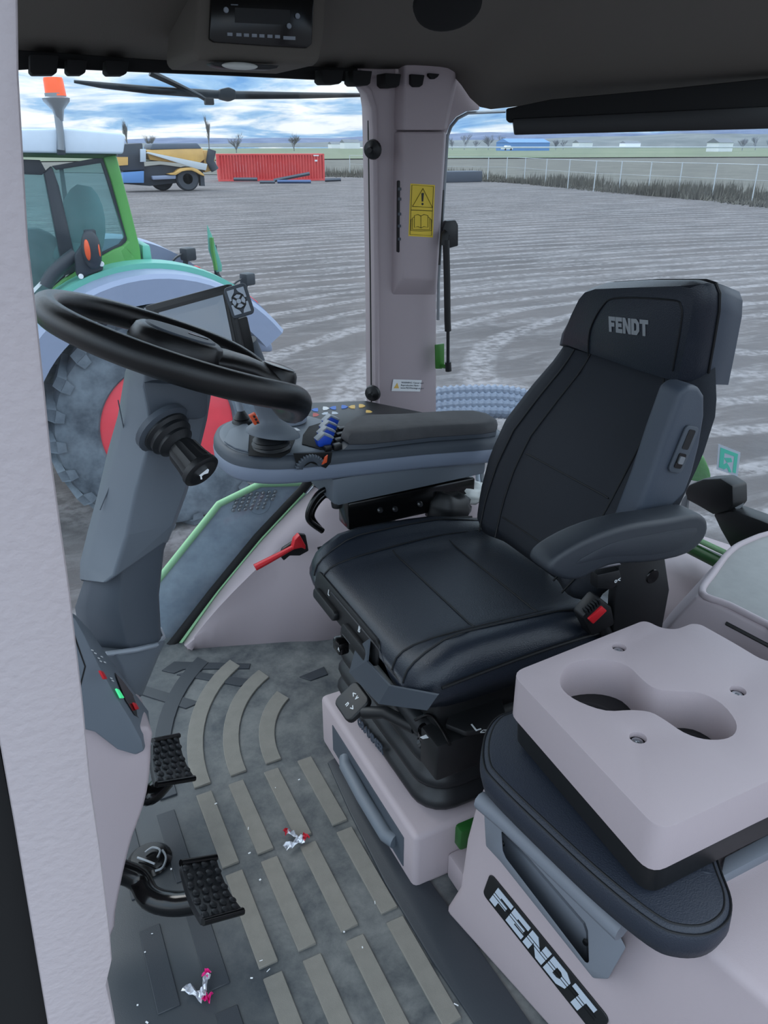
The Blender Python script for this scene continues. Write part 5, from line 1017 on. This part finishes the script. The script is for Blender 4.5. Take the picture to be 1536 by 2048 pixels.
# wheel
def wheel(cx, cy, cz, R, W, par, lugs=22, rimr=.56):
    prof = [(rimr*R, 0.05), (rimr*R*1.06, 0), (R*.80, -.02), (R*.93, .03), (R*.955, .10), (R*.96, W/2), (R*.955, W-.1), (R*.93, W-.03), (R*.8, W+.02), (rimr*R, W-.05)]
    t = lathe('tyre', prof, (cx, cy, cz), (0, 1, 0), 'tyre', par, 56)
    lathe('wheel_rim', [(rimr*R*1.0, .02), (rimr*R*1.03, .03), (rimr*R*.99, .06), (rimr*R*.92, .07), (rimr*R*.86, .16), (rimr*R*.5, .22), (rimr*R*.42, .12), (.12, .10), (0, .10)], (cx, cy, cz), (0, 1, 0), 'wheel_red', t, 48)
    lg = None
    for k in range(lugs):
        for sd in (0, 1):
            a = 2*math.pi*(k+.5*sd)/lugs; M_ = T4((cx, cy+W/2, cz)) @ Matrix.Rotation(a, 4, 'Y')
            if sd: M_ = M_ @ Matrix.Diagonal((1, -1, 1, 1))
            if lg is None:
                P = [V(R*.93, -W/2-.01, -.03), V(R*.93, -W/2-.01, .07), V(R*.95, -W*.1, -.09), V(R*.95, -W*.1, -.17), V(R*.86, -W/2-.025, -.01), V(R*.86, -W/2-.025, .06)]
                Q = [V(R*1.0, -W/2+.03, -.02), V(R*1.0, -W/2+.03, .06), V(R*1.0, -W*.1, -.09), V(R*1.0, -W*.1, -.16)]
                lg = mesh('lug', P+Q, [(6, 7, 8, 9), (4, 5, 7, 6), (4, 6, 0), (5, 1, 7), (0, 6, 9, 3), (1, 2, 8, 7), (3, 9, 8, 2), (0, 3, 2, 1), (0, 1, 5, 4)], 'tyre', None, 0); lg.matrix_basis = M_; attach(lg, t)
            else: dup(lg, M_, t)
    return t
wheel(WC.x, WC.y, WC.z, .91, .62, tr2)
t2 = lathe('tyre', [(.5, 0), (.8, -.02), (.9, .1), (.9, .5), (.8, .62), (.5, .6)], (WC.x, 8.0, WC.z), (0, 1, 0), 'tyre', tr2, 40)
lathe('front_tyre', [(.4, 0), (.66, -.02), (.75, .1), (.75, .45), (.66, .55), (.4, .5)], (WC.x-2.9, 6.0, GZ+.76), (0, 1, 0), 'tyre', tr2, 40)
prism('bonnet', [V(-.3, 6.75, .35), V(-3.2, 6.75, .05), V(-3.3, 6.75, -.8), V(-.3, 6.75, -.9)], (0, .9, 0), 'tractor_green', tr2, .08, 3)
# beacon
bc = tube('beacon_pole', Y([(122, 300), (121, 270), (117, 240), (115, 222)], YT-.14), .026, 'metal_dull', tr2, n=10)
lathe('beacon_foot', [(.022, -.12), (.04, -.05), (.085, .0), (.09, .02), (.068, .03), (.068, .05)], py(113, 203, YT-.14), (-.02, 0, 1), 'metal_dull', bc, 20)
lathe('beacon_lens', [(.068, 0), (.064, .095), (.060, .11), (0, .115)], py(112, 192, YT-.14), (-.02, 0, 1), 'beacon_orange', bc, 20)
prism('beacon_bracket', Y([(114, 272), (129, 272), (132, 310), (114, 310)], YT-.15), (0, .03, 0), 'cab_black', bc, .01)
# fender lamps, indicator, marker board
ind = prism('indicator_bracket', Y([(150, 510), (170, 480), (200, 500), (208, 540), (158, 558), (152, 545)], 6.2), (0, .06, 0), 'cab_black', tr2, .015)
blob('indicator_lamp', py(183, 500, 6.17), (.07, .05, .14), 'cab_black', ind); blob('indicator_lens', py(175, 500, 6.14), (.022, .03, .075), 'orange', ind); blob('indicator_lens', py(197, 500, 6.16), (.012, .03, .065), 'orange', ind)
box('indicator_head', py(180, 468, 6.2), (.08, .06, .06), 'cab_black', ind, bevel=.01)
for u, v in ((162, 553), (203, 528)): lathe('bolt', [(0, -.012), (.016, -.012), (.02, 0)], py(u, v, 6.195), (0, 1, 0), 'white', ind, 10)
tube('hand_rail', cr(Y([(90, 572), (105, 548), (130, 525), (152, 508)], 6.3), 4), .05, 'cab_black', tr2, n=8)
prism('warning_label', Y([(66, 578), (92, 552), (95, 558), (68, 586)], 6.28), (0, .01, 0), 'white', tr2)
mb_ = root('marker_board', py(440, 575, 7.6), 'pointed teal marker board on a thin stalk behind the neighbouring tractor', 'marker board')
prism('board', Y([(415, 450), (424, 470), (444, 530), (444, 543), (433, 545), (418, 500)], 7.6), (0, .03, 0), 'fender_teal', mb_, .005); tube('stalk', Y([(428, 490), (434, 548), (445, 565), (455, 600)], 7.65), .025, 'cab_black', mb_, n=8); tube('spine', Y([(423, 475), (425, 500), (432, 540)], 7.58), .02, 'tractor_green', mb_, n=6)
for u, v, k in ((376, 508, 'left'), (495, 558, 'right')):
    wl = root('work_lamp', py(u, v+14, 7.8), 'small black work lamp on the '+('far fender' if k == 'left' else 'rear fender right of the marker board'), 'lamp')
    box('housing', py(u, v, 7.8), (.12, .12, .12), 'cab_black', wl, Matrix.Rotation(.4, 3, 'Z'), .02); tube('bracket', Y([(u-4, v+10), (u-6, v+24)], 7.8), .025, 'cab_black', wl, n=6); tube('cable', cr(Y([(u-10, v), (u-22, v+6), (u-30, v+14)], 7.8), 4), .012, 'cab_black', wl, n=5)
prism('tail_lamp', Y([(388, 532), (400, 534), (412, 548), (400, 545)], 7.9), (0, .1, 0), 'red', tr2, .01); prism('tail_lamp', Y([(498, 590), (515, 603), (522, 615), (500, 606)], 6.3), (0, .15, 0), 'red', tr2, .01)
prism('rear_fender_box', Y([(490, 600), (515, 605), (528, 635), (532, 670), (545, 690), (548, 705), (500, 705)], 6.3), (0, .3, 0), 'fender_blue', tr2, .03)
# ------------------------------------------------------------------ spreader truck
YS = 59.3
mat('truck_yellow', (206, 164, 96), .5, var=.2, vscale=1); mat('truck_black', (62, 66, 74), .7); mat('truck_tarp', (84, 94, 108), .7)
sp_ = root('spreader_truck', pz(375, 382, GZ), 'yellow and black spreader truck left of the red container', 'truck')
prism('hopper', Y([(292, 300), (405, 296), (410, 318), (395, 330), (300, 320)], YS), (0, 2.4, 0), 'truck_yellow', sp_, .05); prism('tarp', Y([(300, 299), (304, 287), (395, 286), (405, 298)], YS-.05), (0, 2.5, 0), 'truck_tarp', sp_, .1)
prism('conveyor', Y([(292, 306), (297, 304), (415, 328), (412, 341), (395, 338)], YS-.3), (0, .25, 0), 'post_metal', sp_, .02)
prism('chassis', Y([(246, 338), (330, 330), (405, 340), (410, 360), (300, 372), (246, 368)], YS+.4), (0, 1.6, 0), 'truck_black', sp_, .05); prism('step_tank', Y([(304, 352), (352, 350), (352, 358), (306, 360)], YS-.2), (0, .5, 0), 'fender_blue', sp_, .05)
prism('mudguard', cr(Y([(335, 348), (350, 345), (360, 337), (385, 335), (400, 342), (410, 352), (400, 349), (384, 341), (364, 343), (352, 350)], YS-.3), 2, True), (0, .8, 0), 'truck_yellow', sp_, .02)
prism('cab', Y([(235, 300), (248, 288), (285, 286), (290, 340), (246, 342), (235, 335)], YS), (0, 2.2, 0), 'truck_black', sp_, .08); prism('cab_stripe', Y([(230, 314), (256, 314), (256, 330), (230, 332)], YS-.05), (0, .1, 0), 'truck_yellow', sp_); prism('mirror', Y([(281, 298), (292, 298), (292, 324), (281, 324)], YS-.5), (0, .2, 0), 'key_grey', sp_, .03)
prism('spinner', Y([(406, 300), (428, 302), (432, 340), (410, 345)], YS+.2), (0, 1.5, 0), 'truck_yellow', sp_, .05); tube('spinner_chute', Y([(424, 300), (420, 322), (430, 340)], YS), .3, 'truck_black', sp_, n=8); prism('mud_flap', Y([(400, 345), (408, 350), (410, 372), (402, 372)], YS), (0, .6, 0), 'truck_black', sp_)
prism('battery_box', Y([(246, 345), (288, 342), (288, 366), (246, 366)], YS-.2), (0, .8, 0), 'shed_blue', sp_, .03)
for u, yy in ((376, 0), (325, 1.4)):
    c = py(u, 360, YS+yy); c.z = GZ+.8; w_ = lathe('tyre', [(.35, 0), (.7, -.03), (.8, .08), (.8, .5), (.7, .6), (.35, .55)], c, (0, 1, 0), 'truck_black', sp_, 28); lathe('hub', [(.36, .0), (.3, .1), (.15, .12), (.12, .02), (0, .02)], c, (0, 1, 0), 'post_metal', w_, 20)
